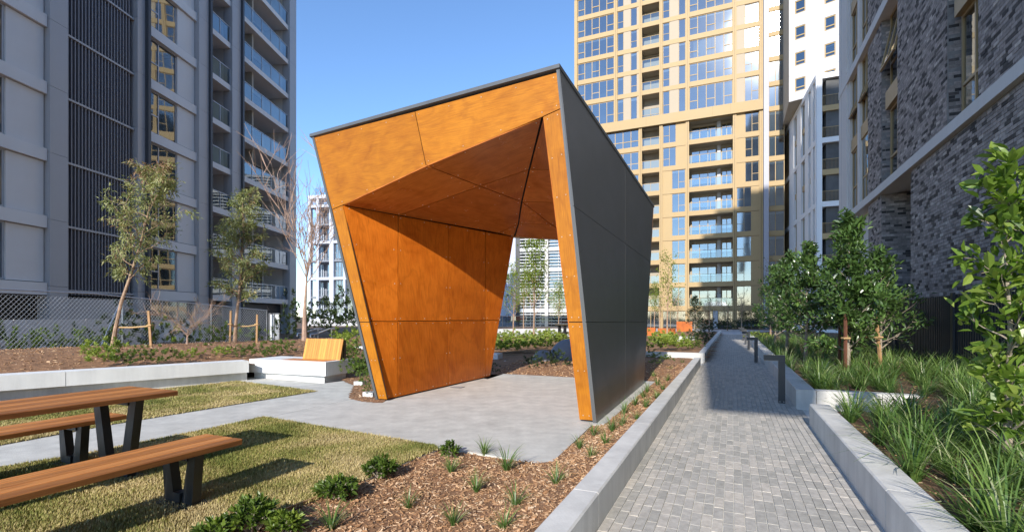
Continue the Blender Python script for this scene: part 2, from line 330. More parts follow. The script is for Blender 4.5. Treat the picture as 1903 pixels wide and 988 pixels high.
M['blockout'] = M['room']
# ================================================================ THE GROUND
def poly_sheet(name, pts, z, m, kind='structure', thick=0.0):
    b = MB(); P = [Vector((p[0], p[1], z)) for p in pts]
    ar = sum(P[i].x * P[(i + 1) % len(P)].y - P[(i + 1) % len(P)].x * P[i].y for i in range(len(P)))
    if ar < 0: P.reverse()
    if thick: b.prism(P, (0, 0, -thick))
    else: b.face(P, [(p.x, p.y) for p in P])
    o = b.build(name, m); o['kind'] = kind; return o
def inside(poly, X, Y):
    r = np.zeros(len(X), bool); j = len(poly) - 1
    for i in range(len(poly)):
        xi, yi, xj, yj = poly[i][0], poly[i][1], poly[j][0], poly[j][1]
        if yi != yj:
            r ^= ((yi > Y) != (yj > Y)) & (X < (xj - xi) * (Y - yi) / (yj - yi) + xi)
        j = i
    return r
def sst(a, b, x):
    t = np.clip((np.asarray(x) - a) / (b - a), 0, 1); return t * t * (3 - 2 * t)
def hills(X, Y): return 0.5 * np.sin(X * 3.1 + 1.3 * np.sin(Y * 2.3)) + 0.3 * np.sin(Y * 5.7 + X * 1.9) + 0.2 * np.sin(X * 11 + Y * 7)

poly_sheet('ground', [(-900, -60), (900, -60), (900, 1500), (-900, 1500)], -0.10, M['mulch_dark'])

PATH_L, PATH_R = -0.84, 0.95
def bed_front(X, Y):                                      # mulch rises from the slab up to the path wall
    v = X * VD.x + Y * VD.y; return -0.016 + 0.12 * sst(-1.66, -1.10, v) + 0.055 * sst(-2.6, -1.1, v) * sst(5.2, 4.2, X * UD.x + Y * UD.y) + 0.009 * hills(X, Y)
BED1 = [gp(805, 826), gp(1020, 861), gp(1101, 787), uv(6.75, -1.58), uv(11.5, -1.58), uv(15.75, -1.6), uv(15.75, -1.02), uv(1.5, -1.02), (-1.4, 2.35), gp(390, 990), gp(523, 953), gp(563, 938), gp(669, 895), gp(814, 834)]
def grid_sheet(name, poly, zf, m, step, pad=0.12):
    xs = [p[0] for p in poly]; ys = [p[1] for p in poly]
    nx = int((max(xs) - min(xs) + 2 * pad) / step) + 2; ny = int((max(ys) - min(ys) + 2 * pad) / step) + 2
    gx = min(xs) - pad + np.arange(nx) * step; gy = min(ys) - pad + np.arange(ny) * step
    X, Y = np.meshgrid(gx, gy); Xf, Yf = X.ravel(), Y.ravel()
    ins = inside(poly, Xf, Yf)
    I = ins.reshape(ny, nx); keep = np.zeros((ny - 1, nx - 1), bool)
    for a in (0, 1):
        for c in (0, 1): keep |= I[a:ny - 1 + a, c:nx - 1 + c]
    iy, ix = np.nonzero(keep); b = iy * nx + ix
    fa = np.stack([b, b + 1, b + nx + 1, b + nx], 1)
    used, inv = np.unique(fa, return_inverse=True); fa = inv.reshape(fa.shape)
    V = np.stack([Xf, Yf, zf(Xf, Yf)], 1)[used]
    o = link(name, np_mesh(name, V, fa, np.full(len(V), .5), m, True, 4)); o['kind'] = 'structure'; return o
grid_sheet('mulch_bed', BED1, bed_front, M['mulch'], 0.05, 0.03)

# concrete paving slab, with the two lawns let into it
SLAB = [gp(805, 828), gp(1020, 863), gp(1100, 789), uv(6.72, -1.57), uv(11.55, -1.57), uv(11.55, -5.3), gp(906, 704), uv(10.8, -5.75), gp(704, 746), gp(650, 741), gp(664, 716), gp(640, 707), gp(600, 712), gp(470, 699), gp(178, 732), gp(-150, 775), (-11, 2.2), (-3.2, 2.2), gp(390, 990), gp(523, 953), gp(563, 938), gp(669, 895), gp(814, 834)]
poly_sheet('paving_slab', SLAB, 0.0, M['concrete'], thick=0.09)
LAWN_A = [gp(440, 708), gp(590, 727), gp(200, 790), gp(-120, 850), gp(-120, 766), gp(178, 736)]
LAWN_B = [gp(490, 775), gp(805, 828), gp(814, 834), gp(669, 895), gp(563, 938), gp(523, 953), gp(390, 990), (-1.9, 2.3), (-6.2, 2.3), gp(-120, 890), gp(178, 840), gp(366, 802)]
for nm, P in (('lawn', LAWN_A), ('lawn', LAWN_B)): poly_sheet(nm, P, 0.008, M['turf'])

def blades(name, poly, n, h, rng, dens=None):
    xs = [p[0] for p in poly]; ys = [p[1] for p in poly]
    X = rng.uniform(min(xs), max(xs), n * 3); Y = rng.uniform(min(ys), max(ys), n * 3)
    k = inside(poly, X, Y)
    k &= (np.abs(X) < Y * 1.15 + .3) & (Y > 2.9)
    k &= rng.uniform(0, 1, len(X)) < np.clip(30.0 / (Y * Y), 0.12, 1.0)
    X, Y = X[k], Y[k]; n = len(X); X = X + rng.normal(0, .014, n); Y = Y + rng.normal(0, .014, n)
    a = rng.uniform(0, 2 * math.pi, n); w = rng.uniform(.0022, .0045, n) * (1 + Y * .09); L = h * rng.uniform(.5, 1.3, n); lean = rng.uniform(.3, 1.6, n)
    dx, dy = np.cos(a), np.sin(a)
    b0 = np.stack([X - dy * w, Y + dx * w, np.full(n, .006)], 1); b1 = np.stack([X + dy * w, Y - dx * w, np.full(n, .006)], 1)
    t = np.stack([X + dx * L * lean * .6, Y + dy * L * lean * .6, .008 + L / np.sqrt(1 + lean ** 2 * .36)], 1)
    V = np.stack([b0, b1, t], 1).reshape(-1, 3); F = np.arange(len(V)).reshape(-1, 3)
    patch = 0.5 + 0.5 * np.sin(X * 2.1 + 1.7 * np.sin(Y * 1.7)) * np.sin(Y * 2.6 + X * .8)
    tone = np.clip(rng.beta(2, 2, n) * .8 + .62 * (patch - .45) + .12 * np.sin(X * 7.3 + 2 * np.sin(Y * 5.1)) + 0.13, 0, 1)
    o = link(name, np_mesh(name, V, F, np.repeat(tone, 3), M['blade'])); return o
ng = np.random.default_rng(3)
tag(blades('lawn_grass', LAWN_A, 110000, .030, ng), kind='stuff')
tag(blades('lawn_grass', LAWN_B, 150000, .028, ng), kind='stuff')

def chips(name, poly, zf, n, rng, size=1.0, far=40.0):
    xs = [p[0] for p in poly]; ys = [p[1] for p in poly]
    X = rng.uniform(min(xs), max(xs), n * 4); Y = rng.uniform(min(ys), max(ys), n * 4)
    k = inside(poly, X, Y) & (Y > 2.8) & (rng.uniform(0, 1, len(X)) < np.clip(far / (Y * Y), 0.06, 1.0)); X, Y = X[k][:n], Y[k][:n]; n = len(X)
    Z = zf(X, Y) + rng.uniform(0, .014, n)
    L = np.minimum(rng.lognormal(-3.95, .5, n), .042) * size; W = L * rng.uniform(.16, .4, n); T = W * rng.uniform(.25, .6, n)
    a = rng.uniform(0, 2 * math.pi, n); e = rng.normal(0, .35, n); r = rng.normal(0, .5, n)
    d = np.stack([np.cos(a) * np.cos(e), np.sin(a) * np.cos(e), np.sin(e)], 1)
    s = np.stack([-np.sin(a), np.cos(a), np.zeros(n)], 1); up = np.cross(d, s); s2 = s * np.cos(r)[:, None] + up * np.sin(r)[:, None]; u2 = np.cross(d, s2)
    Cn = np.stack([X, Y, Z], 1); q = []
    for (i, j, kk) in ((-1, -1, 1), (1, -.8, 1), (1, .8, 1), (-1, 1, 1), (-1, -1, -1), (1, -.8, -1), (1, .8, -1), (-1, 1, -1)):
        q.append(Cn + d * (L * i * .5)[:, None] + s2 * (W * j * .5)[:, None] + u2 * (T * kk * .5)[:, None])
    V = np.stack(q, 1).reshape(-1, 3); b = (np.arange(n) * 8)[:, None]
    F = np.concatenate([b + np.array(f) for f in ([0, 1, 2, 3], [4, 5, 1, 0], [5, 6, 2, 1], [6, 7, 3, 2], [7, 4, 0, 3])], 0)
    tone = np.repeat(np.clip(rng.beta(2.0, 1.7, n), 0, 1), 8)
    return tag(link(name, np_mesh(name, V, F, tone, M['chip'], False, 4)), kind='stuff')
PATCH = [gp(707, 748), gp(648, 742), gp(662, 716), gp(638, 706), gp(648, 688), (-2.9, 14.2), uv(11.8, -5.9), uv(7.2, -5.62)]
grid_sheet('mulch_bed', PATCH, lambda X, Y: .004 + .012 * hills(X, Y), M['mulch'], .06, .0)
chips('bark_chips', PATCH, lambda X, Y: .006 + .012 * hills(X, Y), 2500, ng, 1.1)
chips('bark_chips', BED1, bed_front, 52000, ng)

b = MB(); p, q = gp(500, 774.5), gp(648, 742.5); d = (q - p).normalized(); b.obox(p + Vector((0, 0, -.01)), d, Vector((-d.y, d.x, 0)), (0, 0, 1), (q - p).length, .007, .0108)
o = b.build('expansion_joint', M['joint_d']); o['kind'] = 'structure'
# brick path: 300 nearest pavers one by one, the rest joined
path = poly_sheet('brick_path', [uv(1.2, PATH_L), uv(46, PATH_L - .5), uv(46, PATH_R + .4), uv(1.2, PATH_R + .12)], -0.010, M['joint'])
path['label'] = 'grey clay brick path running between two concrete planter walls'
PW, PL = 0.071, 0.236
def paver_box(b, cx, cy, ln, w, dz, tone, tilt=0.0):
    b.obox(UD * (cx - ln / 2) + VD * (cy - w / 2) + Vector((0, 0, -.03)), UD, VD, (0, 0, 1), ln, w, .03 + dz, tone)
shared = []
for i in range(14):
    b = MB(); tone = (i + .5) / 14; h, l2, w2, c = .031, (PL - .006 - rnd.uniform(0, .002)) / 2, (PW - .006 - rnd.uniform(0, .0015)) / 2, .0015
    lo = [(-l2, -w2, -.02), (l2, -w2, -.02), (l2, w2, -.02), (-l2, w2, -.02)]; mi_ = [(x, y, -c) for x, y, z in lo]
    hi = [(x - math.copysign(c, x), y - math.copysign(c, y), 0) for x, y, z in lo]
    for k in range(4):
        j = (k + 1) % 4; b.face([lo[k], lo[j], mi_[j], mi_[k]], None, tone); b.face([mi_[k], mi_[j], hi[j], hi[k]], None, tone)
    b.face(hi, None, tone); shared.append(b.mesh('paver', M['paver']))
cols = int((PATH_R - PATH_L) / PW) + 4; cnt = 0; jb = MB(); rz = math.atan2(UD.y, UD.x)
spots = []
for c in range(cols):
    v = PATH_L + PW * (c + .5) + .004
    for k in range(int(44 / PL)):
        u = 1.4 + PL * (k + (.5 if c % 2 else 0)) + (.06 * ((c * 7) % 3 - 1))
        if u > 45.5: continue
        lim = PATH_R if not 7.72 < u < 9.0 else 1.9
        if v + PW / 2 > PATH_R + .09 or (v + PW / 2 > PATH_R + .02 and not 7.7 < u < 9.05): continue
        spots.append((u, v))
def seen(u, v):
    p = uv(u, v); return p.y > 2.9 and 588 + EYE * FPX / p.y < 1000 and p.x / p.y < 1.06
spots = [s for s in spots if seen(*s) or s[0] > 5]
spots.sort(key=lambda s: uv(*s).length)
for i, (u, v) in enumerate(spots):
    if i < 300:
        p = uv(u, v, rnd.uniform(-.0012, .0012))
        o = link('paver', shared[rnd.randrange(14)], path, p, (rnd.gauss(0, .004), rnd.gauss(0, .004), rz + rnd.gauss(0, .006)))
    else: jb.obox(UD * (u - PL / 2 + .0035) + VD * (v - PW / 2 + .0035) + Vector((0, 0, -.009)), UD, VD, (0, 0, 1), PL - .007, PW - .007, .009 + rnd.uniform(-.0015, .001), rnd.random())
o = jb.build('paver', M['paver'], path); o['kind'] = 'stuff'
poly_sheet('plaza', [uv(46, -14), uv(66, -14), uv(60, 6), uv(46, 2.4)], -0.014, M['pale_pave'])

# ---------------------------------------------------------------- planter walls
def planter_wall(label, u0, u1, v0, v1, zt, unit=2.4, cross=None, first=None):
    t = empty('planter_wall', label, 'wall', uv(u0, (v0 + v1) / 2), group=None)
    cuts = [u0]; x = first if first else u0 + unit
    while x < u1 - .5: cuts.append(x); x += unit
    cuts.append(u1)
    for a, c in zip(cuts[:-1], cuts[1:]):
        b = MB(); z0 = -.09
        lo = .004; q = .012
        a2, c2, b0, b1 = a + lo, c - lo, v0, v1
        prof = [(b0, z0), (b1, z0), (b1, zt - q), (b1 - q, zt), (b0 + q, zt), (b0, zt - q)]
        P = [UD * a2 + VD * y + Vector((0, 0, z)) for y, z in prof]
        b.prism(P, UD * (c2 - a2)); b.build('wall_unit', M['wall_conc'], t)
    return t
planter_wall('long pale concrete wall left of the brick path beside the pavilion', 1.2, 15.8, -1.03, PATH_L, .24, 2.4, first=3.4)
planter_wall('concrete planter wall nearest on the right of the path edging strappy grass', 1.2, 7.72, PATH_R, 1.19, .29, 2.9)
planter_wall('grey concrete planter wall behind the bollards along the right path edge', 9.0, 45, PATH_R - .02, 1.2, .31, 2.2, first=9.9)
w = empty('planter_wall', 'short cross wall closing the notch beside the nearest bollard', 'wall', uv(9.1, 1.6))
b = MB(); b.obox(uv(9.02, 1.208, -.09), UD, VD, (0, 0, 1), .2, 1.3, .39); b.build('wall_unit', M['wall_conc'], w)
planter_wall('far concrete wall left of the path edging dark shaded shrubs', 16.9, 45.5, -.98, -.78, .30, 2.6)
w = empty('planter_wall', 'sunlit cross wall at the end of the long left planter', 'wall', uv(16.8, -2))
b = MB(); b.obox(uv(16.7, -3.1, -.09), UD, VD, (0, 0, 1), .195, 2.3, .40); b.build('wall_unit', M['wall_conc'], w)
tag(grid_sheet('planting_bed', [uv(16.9, -.99), uv(45, -.99), uv(45, -9), uv(16.9, -9)], lambda X, Y: .16 + .03 * hills(X * .3, Y * .3), M['mulch'], .4), kind='structure')
def bed_right(X, Y):
    v = X * VD.x + Y * VD.y; return .19 + .10 * sst(1.2, 3.0, v) + .012 * hills(X, Y)
BED_R = [uv(1.4, 1.17), uv(7.74, 1.17), uv(7.74, 2.4), uv(9.1, 2.4), uv(9.1, 1.17), uv(44, 1.17), uv(44, 4.9), uv(1.4, 4.9)]
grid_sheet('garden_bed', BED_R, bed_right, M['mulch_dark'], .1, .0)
chips('bark_chips', [uv(3, 1.25), uv(7.7, 1.25), uv(9.2, 2.4), uv(16, 1.25), uv(16, 4), uv(3, 4)], bed_right, 6000, ng)

# ---------------------------------------------------------------- bollards
def bollard(first=None, u=0, v=0, label=''):
    if first is None:
        t = empty('bollard_light', label, 'bollard', uv(u, v), rz)
        b = MB(); b.box(-.05, .05, -.05, .05, 0, .71); b.build('post', M['bollard'], t, False)
        b = MB(); b.box(-.051, .051, -.051, .27, .712, .80); b.build('arm', M['bollard'], t, False)
        b = MB(); b.box(-.035, .035, .06, .25, .705, .7115); b.build('lens', M['stone'], t, False)
        b = MB()
        for y in (-.03, .03): b.tube([(-.0505, y, .025), (-.056, y, .025)], .009, 6)
        b.build('bolt', M['galv'], t, False, kind='stuff'); return t
    t = first.copy(); C.objects.link(t); t.location = uv(u, v); t['label'] = label
    for ch in first.children: c = ch.copy(); C.objects.link(c); c.parent = t
    return t
bl = None
for u, v, lb in ((9.55, .77, 'nearest charcoal inverted L bollard on the brick path'), (17.5, .70, 'second charcoal path bollard beyond the nearest one'), (24.2, .68, 'third charcoal bollard along the right path edge'), (28.6, .66, 'fourth charcoal bollard in the row, second from the far end'), (33.4, .64, 'farthest charcoal bollard at the end of the row')):
    o = bollard(bl, u, v, lb); bl = bl or o; o['group'] = 'bollards along the brick path'

# ================================================================ THE PAVILION
FRb, FLb = Vector((1.155, 6.82, 0)), Vector((-2.37, 8.72, 0))
nF = Vector((FLb.y - FRb.y, -(FLb.x - FRb.x), 0)).normalized(); nF = nF if nF.y < 0 else -nF
RRb = Vector((2.87, 10.87, 0)); rdir = Vector((-3.39, 1.17, 0)).normalized(); nR = Vector((rdir.y, -rdir.x, 0)); nR = nR if nR.y > 0 else -nR
fp = lambda x, y: onplane(x, y, FRb, nF)
rp = lambda x, y: onplane(x, y, RRb, nR)
pav = empty('pavilion', 'angular open shelter of orange plywood with dark grey outer cladding', 'pavilion', (0.2, 9.2, 0))
TL, TR = fp(580, 254), fp(1040, 126)
RRt = rp(1215, 385); RLt = TL + (RRt - TR) + Vector((.25, .1, -.1))
A0, A1 = gp(719.5, 743.3), fp(637, 381); B0, B1 = gp(911, 700), rp(955, 440)
KL, KR = A1, fp(1009, 217); RLc = B1; RRc = RRb + rdir * (3.586 * .05) + Vector((0, 0, 3.03))
JZ = 598
def inset(P, g):
    n = len(P); nn = Vector((0, 0, 0))
    for i in range(n): nn += P[i].cross(P[(i + 1) % n])
    nn.normalize(); out = []
    for i in range(n):
        a, b_, c = P[i - 1], P[i], P[(i + 1) % n]
        d0 = (b_ - a).normalized(); d1 = (c - b_).normalized(); m0 = nn.cross(d0); m1 = nn.cross(d1)
        k = 1 + m0.dot(m1); out.append(b_ + (m0 + m1) * (g / max(k, .25)))
    return out
screws = MB()
def screw(p, n, r=.0105):
    n = n.normalized(); a = n.orthogonal().normalized(); b_ = n.cross(a); k = 6
    ring = [p + (a * math.cos(i * 2 * math.pi / k) + b_ * math.sin(i * 2 * math.pi / k)) * r for i in range(k)]; top = [p + (q - p) * .6 + n * .006 for q in ring]
    for i in range(k): j = (i + 1) % k; screws.face([ring[i], ring[j], top[j], top[i]])
    screws.face(top)
def put_screws(P, n, g=.065, step=.62):
    Q = inset(P, g)
    for i in range(len(Q)):
        a, c = Q[i], Q[(i + 1) % len(Q)]
        if (a - P[i]).length > .5: continue
        L = (c - a).length; k = max(1, int(round(L / step)))
        for q in range(k): screw(a + (c - a) * (q / k) + n * .001, n)
def panel(P, n, m, name='plywood_panel', th=.016, gap=.007, sc=True, label=None):
    """flat sheet: its face polygon P looks along n"""
    nn = Vector((0, 0, 0))
    for i in range(len(P)): nn += P[i].cross(P[(i + 1) % len(P)])
    if nn.dot(n) < 0: P = list(reversed(P))
    Q = inset(P, gap); b = MB(); b.prism(Q, -n.normalized() * th, rnd.uniform(.15, .85)); o = b.build(name, m, pav)
    if sc: put_screws(P, n)
    if label: o['label'] = label
    return o
F_ = lambda *q: [fp(x, y) for x, y in q]
panel(F_((582, 256), (771, 207), (792, 308.5), (637, 381), (617, 389.5)), nF, M['ply'])
panel(F_((771, 207), (1036, 134), (1043, 201.5), (1009, 217), (792, 308.5)), nF, M['ply'])
panel(F_((617, 389.5), (637, 381), (686.5, JZ), (668, JZ)), nF, M['ply'])
panel(F_((668, JZ), (686.5, JZ), (719.5, 742), (703, 741)), nF, M['ply'])
panel(F_((1009, 217), (1043, 201.5), (1085, JZ), (1055.5, JZ)), nF, M['ply'])
panel(F_((1055.5, JZ), (1085, JZ), (1104.5, 781.5), (1076.5, 779.5)), nF, M['ply'])
b = MB()                                                    # dark frame behind the front joints
for q in (F_((585, 258), (1034, 137), (1040, 203), (1010, 215), (638, 379), (619, 389)), F_((619, 388), (637, 381), (719, 740), (705, 739)), F_((1010, 217), (1040, 203), (1102, 779), (1078, 777))):
    b.prism([p - nF * .018 for p in q], -nF * .010)
b.build('frame', M['black'], pav)

# ruled sheets between a front line and a rear line (twisted walls)
def lerp(a, c, t): return a + (c - a) * t
def ruled(f0, f1, r0, r1, m, name, th, flipn, gap=.007, nu=6, nv=6, sc=False):
    fw = max((r0 - f0).length, .2); hh = max((f1 - f0).length, .2); gu, gv = gap / fw, gap / hh
    G = [[None] * (nv + 1) for _ in range(nu + 1)]; U = [[None] * (nv + 1) for _ in range(nu + 1)]
    for i in range(nu + 1):
        s_ = gu + (1 - 2 * gu) * i / nu
        for j in range(nv + 1):
            t_ = gv + (1 - 2 * gv) * j / nv; G[i][j] = lerp(lerp(f0, r0, s_), lerp(f1, r1, s_), t_)
    ce = (r0 + r1 - f0 - f1).cross(f1 + r1 - f0 - r0).normalized() * (-1 if flipn else 1)      # outward normal
    off = -ce * th; b = MB(); tone = rnd.uniform(.2, .8); ou = rnd.uniform(0, 9)
    ax = Vector((ce.y, -ce.x, 0)).normalized(); org = G[0][0]
    def q(a, back=False):
        P = [G[i][j] + (off if back else Vector((0, 0, 0))) for i, j in a]
        u = [((p - org).z + ou, (p - org).dot(ax)) for p in P]
        nn = (P[1] - P[0]).cross(P[2] - P[1])
        if (nn.dot(ce) < 0) != back: P.reverse(); u.reverse()
        b.face(P, u, tone, smooth=True)
    for i in range(nu):
        for j in range(nv):
            q([(i, j), (i + 1, j), (i + 1, j + 1), (i, j + 1)])
    rim = [(i, 0) for i in range(nu)] + [(nu, j) for j in range(nv)] + [(i, nv) for i in range(nu, 0, -1)] + [(0, j) for j in range(nv, 0, -1)]
    for k in range(len(rim)):
        a, c = rim[k], rim[(k + 1) % len(rim)]; P = [G[a[0]][a[1]], G[c[0]][c[1]]]; P += [P[1] + off, P[0] + off]
        if (P[1] - P[0]).cross(P[2] - P[1]).dot((P[0] + P[1]) / 2 - (f0 + f1 + r0 + r1) / 4) < 0: P.reverse()
        b.face(P, None, tone)
    cnr = [G[0][0] + off, G[nu][0] + off, G[nu][nv] + off, G[0][nv] + off]
    if (cnr[1] - cnr[0]).cross(cnr[2] - cnr[1]).dot(ce) > 0: cnr.reverse()
    b.face(cnr, None, tone)
    o = b.build(name, m, pav)
    if sc:
        for s_ in (.06 / fw, 1 - .06 / fw):
            k = max(1, int(hh / .55))
            for j in range(k + 1):
                t_ = .05 / hh + (1 - .1 / hh) * j / k; screw(lerp(lerp(f0, r0, s_), lerp(f1, r1, s_), t_) + ce * .001, ce)
        k = int(fw / .5)
        for j in range(1, k):
            for t_ in (.05 / hh, 1 - .05 / hh): screw(lerp(lerp(f0, r0, j / k), lerp(f1, r1, j / k), t_) + ce * .001, ce)
    return o
A0u, B0u = A0 + Vector((0, 0, .02)), B0 + Vector((0, 0, .02))
sb = [0] + [hit(x, A0, B0) for x in (739.5, 833, 902)] + [1]; st = [0] + [hit(x, A1, B1) for x in (740.5, 833, 902)] + [1]
jz = EYE - (JZ - HZ) / FPX * 10.0
for i in range(4):
    f0, r0 = lerp(A0u, B0u, sb[i]), lerp(A0u, B0u, sb[i + 1]); f1, r1 = lerp(A1, B1, st[i]), lerp(A1, B1, st[i + 1])
    tf, tr = (1.37 - .02) / (f1.z - .02), (1.36 - .02) / (r1.z - .02)
    fm, rm = lerp(f0, f1, tf), lerp(r0, r1, tr)
    ruled(f0, fm, r0, rm, M['ply_wall'], 'plywood_panel', .016, False, sc=True); ruled(fm, f1, rm, r1, M['ply_wall'], 'plywood_panel', .016, False, sc=True)
inw = Vector((-VD.x, -VD.y, 0))
# outer grey cladding: left wall, right wall (three bands, two bays), roof
RLb = B0 + inw * .2
ruled(FLb + nF * .012, TL + nF * .012, RLb, RLt, M['shell'], 'cladding_panel', .05, True, .001)
e0 = lambda y: fp(1109.5 + (y - 785) * (69.5 / 660.), y) + nF * .012
e1 = lambda y: rp(1197 + (712 - y) * (18 / 327.), y)
fr = [FRb + nF * .012, e0(JZ), e0(383), TR + nF * .012]; rr = [RRb, e1(JZ), e1(487), RRt]
for k in range(3):
    f0, f1, r0, r1 = fr[k], fr[k + 1], rr[k], rr[k + 1]
    sB, sT = hit(1162, f0, r0), hit(1162, f1, r1)
    m0, m1 = lerp(f0, r0, sB), lerp(f1, r1, sT)
    for a0, a1, c0, c1 in ((f0, f1, m0, m1), (m0, m1, r0, r1)):
        ruled(a0, a1, c0, c1, M['shell'], 'cladding_panel', .045, False, .004)
ruled(fr[0] - VD * .0 + inw * .012, fr[3] + inw * .012, rr[0] + inw * .012, rr[3] + inw * .012, M['shell_trim'], 'cladding_rail', .04, False, .006)
b = MB(); rf = [TL + nF * .035 - VD * .03, TR + nF * .035 + VD * .012, RRt + VD * .012, RLt - VD * .03]
up = Vector((0, 0, .055))
b.prism([p + Vector((0, 0, -.01)) for p in rf], up); b.build('roof', M['shell_trim'], pav)
# ceiling facets
def facet(P0, P1, P2): return P0, (P1 - P0).cross(P2 - P0).normalized()
cpL, cnL = facet(KL, KR, RLc); cnL = cnL if cnL.z < 0 else -cnL
cpR, cnR = facet(KR, RRc, RLc); cnR = cnR if cnR.z < 0 else -cnR
J = (892, 346)
for q in (((793, 308), (1007, 219), (983, 315), J), ((637, 381), (793, 308), J, (742, 400)), ((742, 400), J, (969, 375), (963, 416), (928, 433)), (J, (983, 315), (969, 375)), ((928, 433), (963, 416), (955, 440))):
    panel([onplane(x, y, cpL, cnL) for x, y in q], cnL, M['ply_ceil'], 'ceiling_panel', gap=.010)
for q in (((1009, 219), (1081, 316), (984, 315)), ((984, 315), (1081, 316), (1125, 378), (970, 375)), ((970, 375), (1125, 378), (1154, 417), (1025, 417.5)), ((970, 375), (1025, 417.5), (964, 415)), ((1025, 417.5), (1154, 417), (1181, 453.6), (1065, 446.5)), ((964, 415), (1025, 417.5), (1065, 446.5), (957, 440))):
    panel([onplane(x, y, cpR, cnR) for x, y in q], cnR, M['ply_ceil'], 'ceiling_panel', gap=.010)
b = MB()
for P_, n_ in (([KL, KR, RLc], cnL), ([KR, RRc, RLc], cnR)): b.prism([p - n_ * .03 for p in P_], -n_ * .02)
b.build('ceiling_backing', M['black'], pav)
# far end: legs and fascia, and the inner right wall
RRi = RRb - VD * .28
for q in ([B0u, B1, RLt, RLb], [B1, RRc, RRt, RLt], [RRi, RRc, RRt, RRb]): panel([p - nR * .004 for p in q], nR, M['ply'], sc=False)
ruled(gp(1077, 780), KR, RRi, RRc, M['ply_wall'], 'plywood_panel', .016, True)
screws.build('screw', M['screw'], pav, kind='stuff')
# drain grate let into the slab
d = empty('drain_grate', 'small steel drain grate in the slab by the plywood wall', 'drain', gp(843, 717)); b = MB()
o_ = gp(838, 719, .006)
for k in range(6): b.obox(o_ + UD * (.03 * k) + Vector((0, 0, -.004)), UD, VD, (0, 0, 1), .015, .22, .008)
b.build('bar', M['galv'], d, kind='stuff'); b = MB(); b.obox(o_ - UD * .01 - VD * .01 - Vector((0, 0, .002)), UD, VD, (0, 0, 1), .19, .24, .003); b.build('tray', M['black'], d)

# ================================================================ FURNITURE
def planks_top(t, L, W, n, z, th, m=None):
    w = W / n
    for i in range(n):
        b = MB(); c = .007; y0, y1 = i * w + .004, (i + 1) * w - .004; tone = (.25, .85, .5, .95, .35, .7)[i % 6] + rnd.uniform(-.12, .12)
        prof = [(y0, z - th), (y1, z - th), (y1, z - c), (y1 - c, z), (y0 + c, z), (y0, z - c)]
        b.prism([(-L, y, q) for y, q in prof], (L, 0, 0), tone)
        o_u = rnd.uniform(0, 5); b.uv = [(v_ + o_u, u_ + i * .37) for u_, v_ in b.uv]
        me = b.mesh('plank', m or M['timber'])
        link('plank', me, t)
def vleg(t, X, ya, yb, yc, yd, ztop, wt=.085, wb=.10):
    """one end frame: two tapered posts leaning together, a top bar and a foot plate"""
    for y0, y1, sgn in ((ya, yc, 1), (yb, yd, -1)):
        b = MB(); P = []
        for z, y, w in ((.012, y1, wb), (ztop, y0, wt)):
            P.append([(X - .035, y - w / 2, z), (X + .035, y - w / 2, z), (X + .035, y + w / 2, z), (X - .035, y + w / 2, z)])
        for i in range(4): j = (i + 1) % 4; b.face([P[0][i], P[0][j], P[1][j], P[1][i]])
        b.face(P[1]); b.face(list(reversed(P[0]))); b.build('leg', M['steel_blk'], t, False)
    b = MB(); b.box(X - .045, X + .045, min(ya, yb) + wt / 2 + .001, max(ya, yb) - wt / 2 - .001, ztop - .05, ztop - .002); b.build('top_bar', M['steel_blk'], t, False)
    b = MB(); b.box(X - .11, X + .10, min(yc, yd) - .10, max(yc, yd) + .09, .009, .022); b.build('foot_plate', M['steel_blk'], t, False)
    b = MB(); b.box(X - .05, X + .05, min(yc, yd) + wb / 2, max(yc, yd) - wb / 2, .03, .10); b.build('foot_bar', M['steel_blk'], t, False)
t = empty('picnic_table', 'timber plank picnic table on black steel legs at the lawn edge', 'table', uv(3.03, -4.74), rz)
planks_top(t, 1.9, .76, 6, .76, .045)
vleg(t, -.30, .10, .66, .24, .52, .714, .10, .12); vleg(t, -1.55, .10, .66, .24, .52, .714, .10, .12)
t = empty('timber_bench', 'nearest timber plank bench on black steel legs in front of table', 'bench', uv(2.867, -3.67), rz)
planks_top(t, 1.9, .456, 4, .45, .045); vleg(t, -.34, .07, .39, .13, .33, .404, .08, .12); vleg(t, -1.55, .07, .39, .13, .33, .404, .08, .12)
t = empty('timber_bench', 'timber bench on the far side of the picnic table', 'bench', uv(3.1, -5.66), rz)
planks_top(t, 1.9, .456, 4, .45, .045); vleg(t, -.34, .07, .39, .13, .33, .404, .08, .12); vleg(t, -1.55, .07, .39, .13, .33, .404, .08, .12)

# white precast seat wall on the left, and the seat block with a slatted timber back
W0, W1 = gp(178, 687, .45), gp(463, 670, .45); wd = (W1 - W0).normalized(); wn_ = Vector((-wd.y, wd.x, 0))
Wl = W0 - wd * 5.5; Z = Vector((0, 0, 1))
t = empty('seat_wall', 'long white concrete seat wall edging the mulch bank on the left', 'wall', (Wl + W1) / 2 * 1.0)
t.location.z = 0
for a, c in ((0, .33), (.33, .62), (.62, 1)):
    p, q = lerp(Wl, W1, a), lerp(Wl, W1, c); L = (q - p).length
    b = MB(); b.obox(Vector((p.x, p.y, .19)) + wd * .004, wd, wn_, Z, L - .008, .45, .26); b.build('coping', M['seat_conc'], t)
b = MB(); b.obox(Vector((Wl.x, Wl.y, -.1)) + wn_ * .14, wd, wn_, Z, (W1 - Wl).length, .2, .288); b.build('plinth', M['wall_conc'], t)
S0, S1 = gp(463, 666.5, .45), gp(605, 672.5, .45); sd = (S1 - S0).normalized(); sn_ = Vector((-sd.y, sd.x, 0)); SL = (S1 - S0).length
t = empty('concrete_bench', 'white concrete bench block with slatted timber back rest', 'bench', (S0.x, S0.y, 0), math.atan2(sd.y, sd.x))
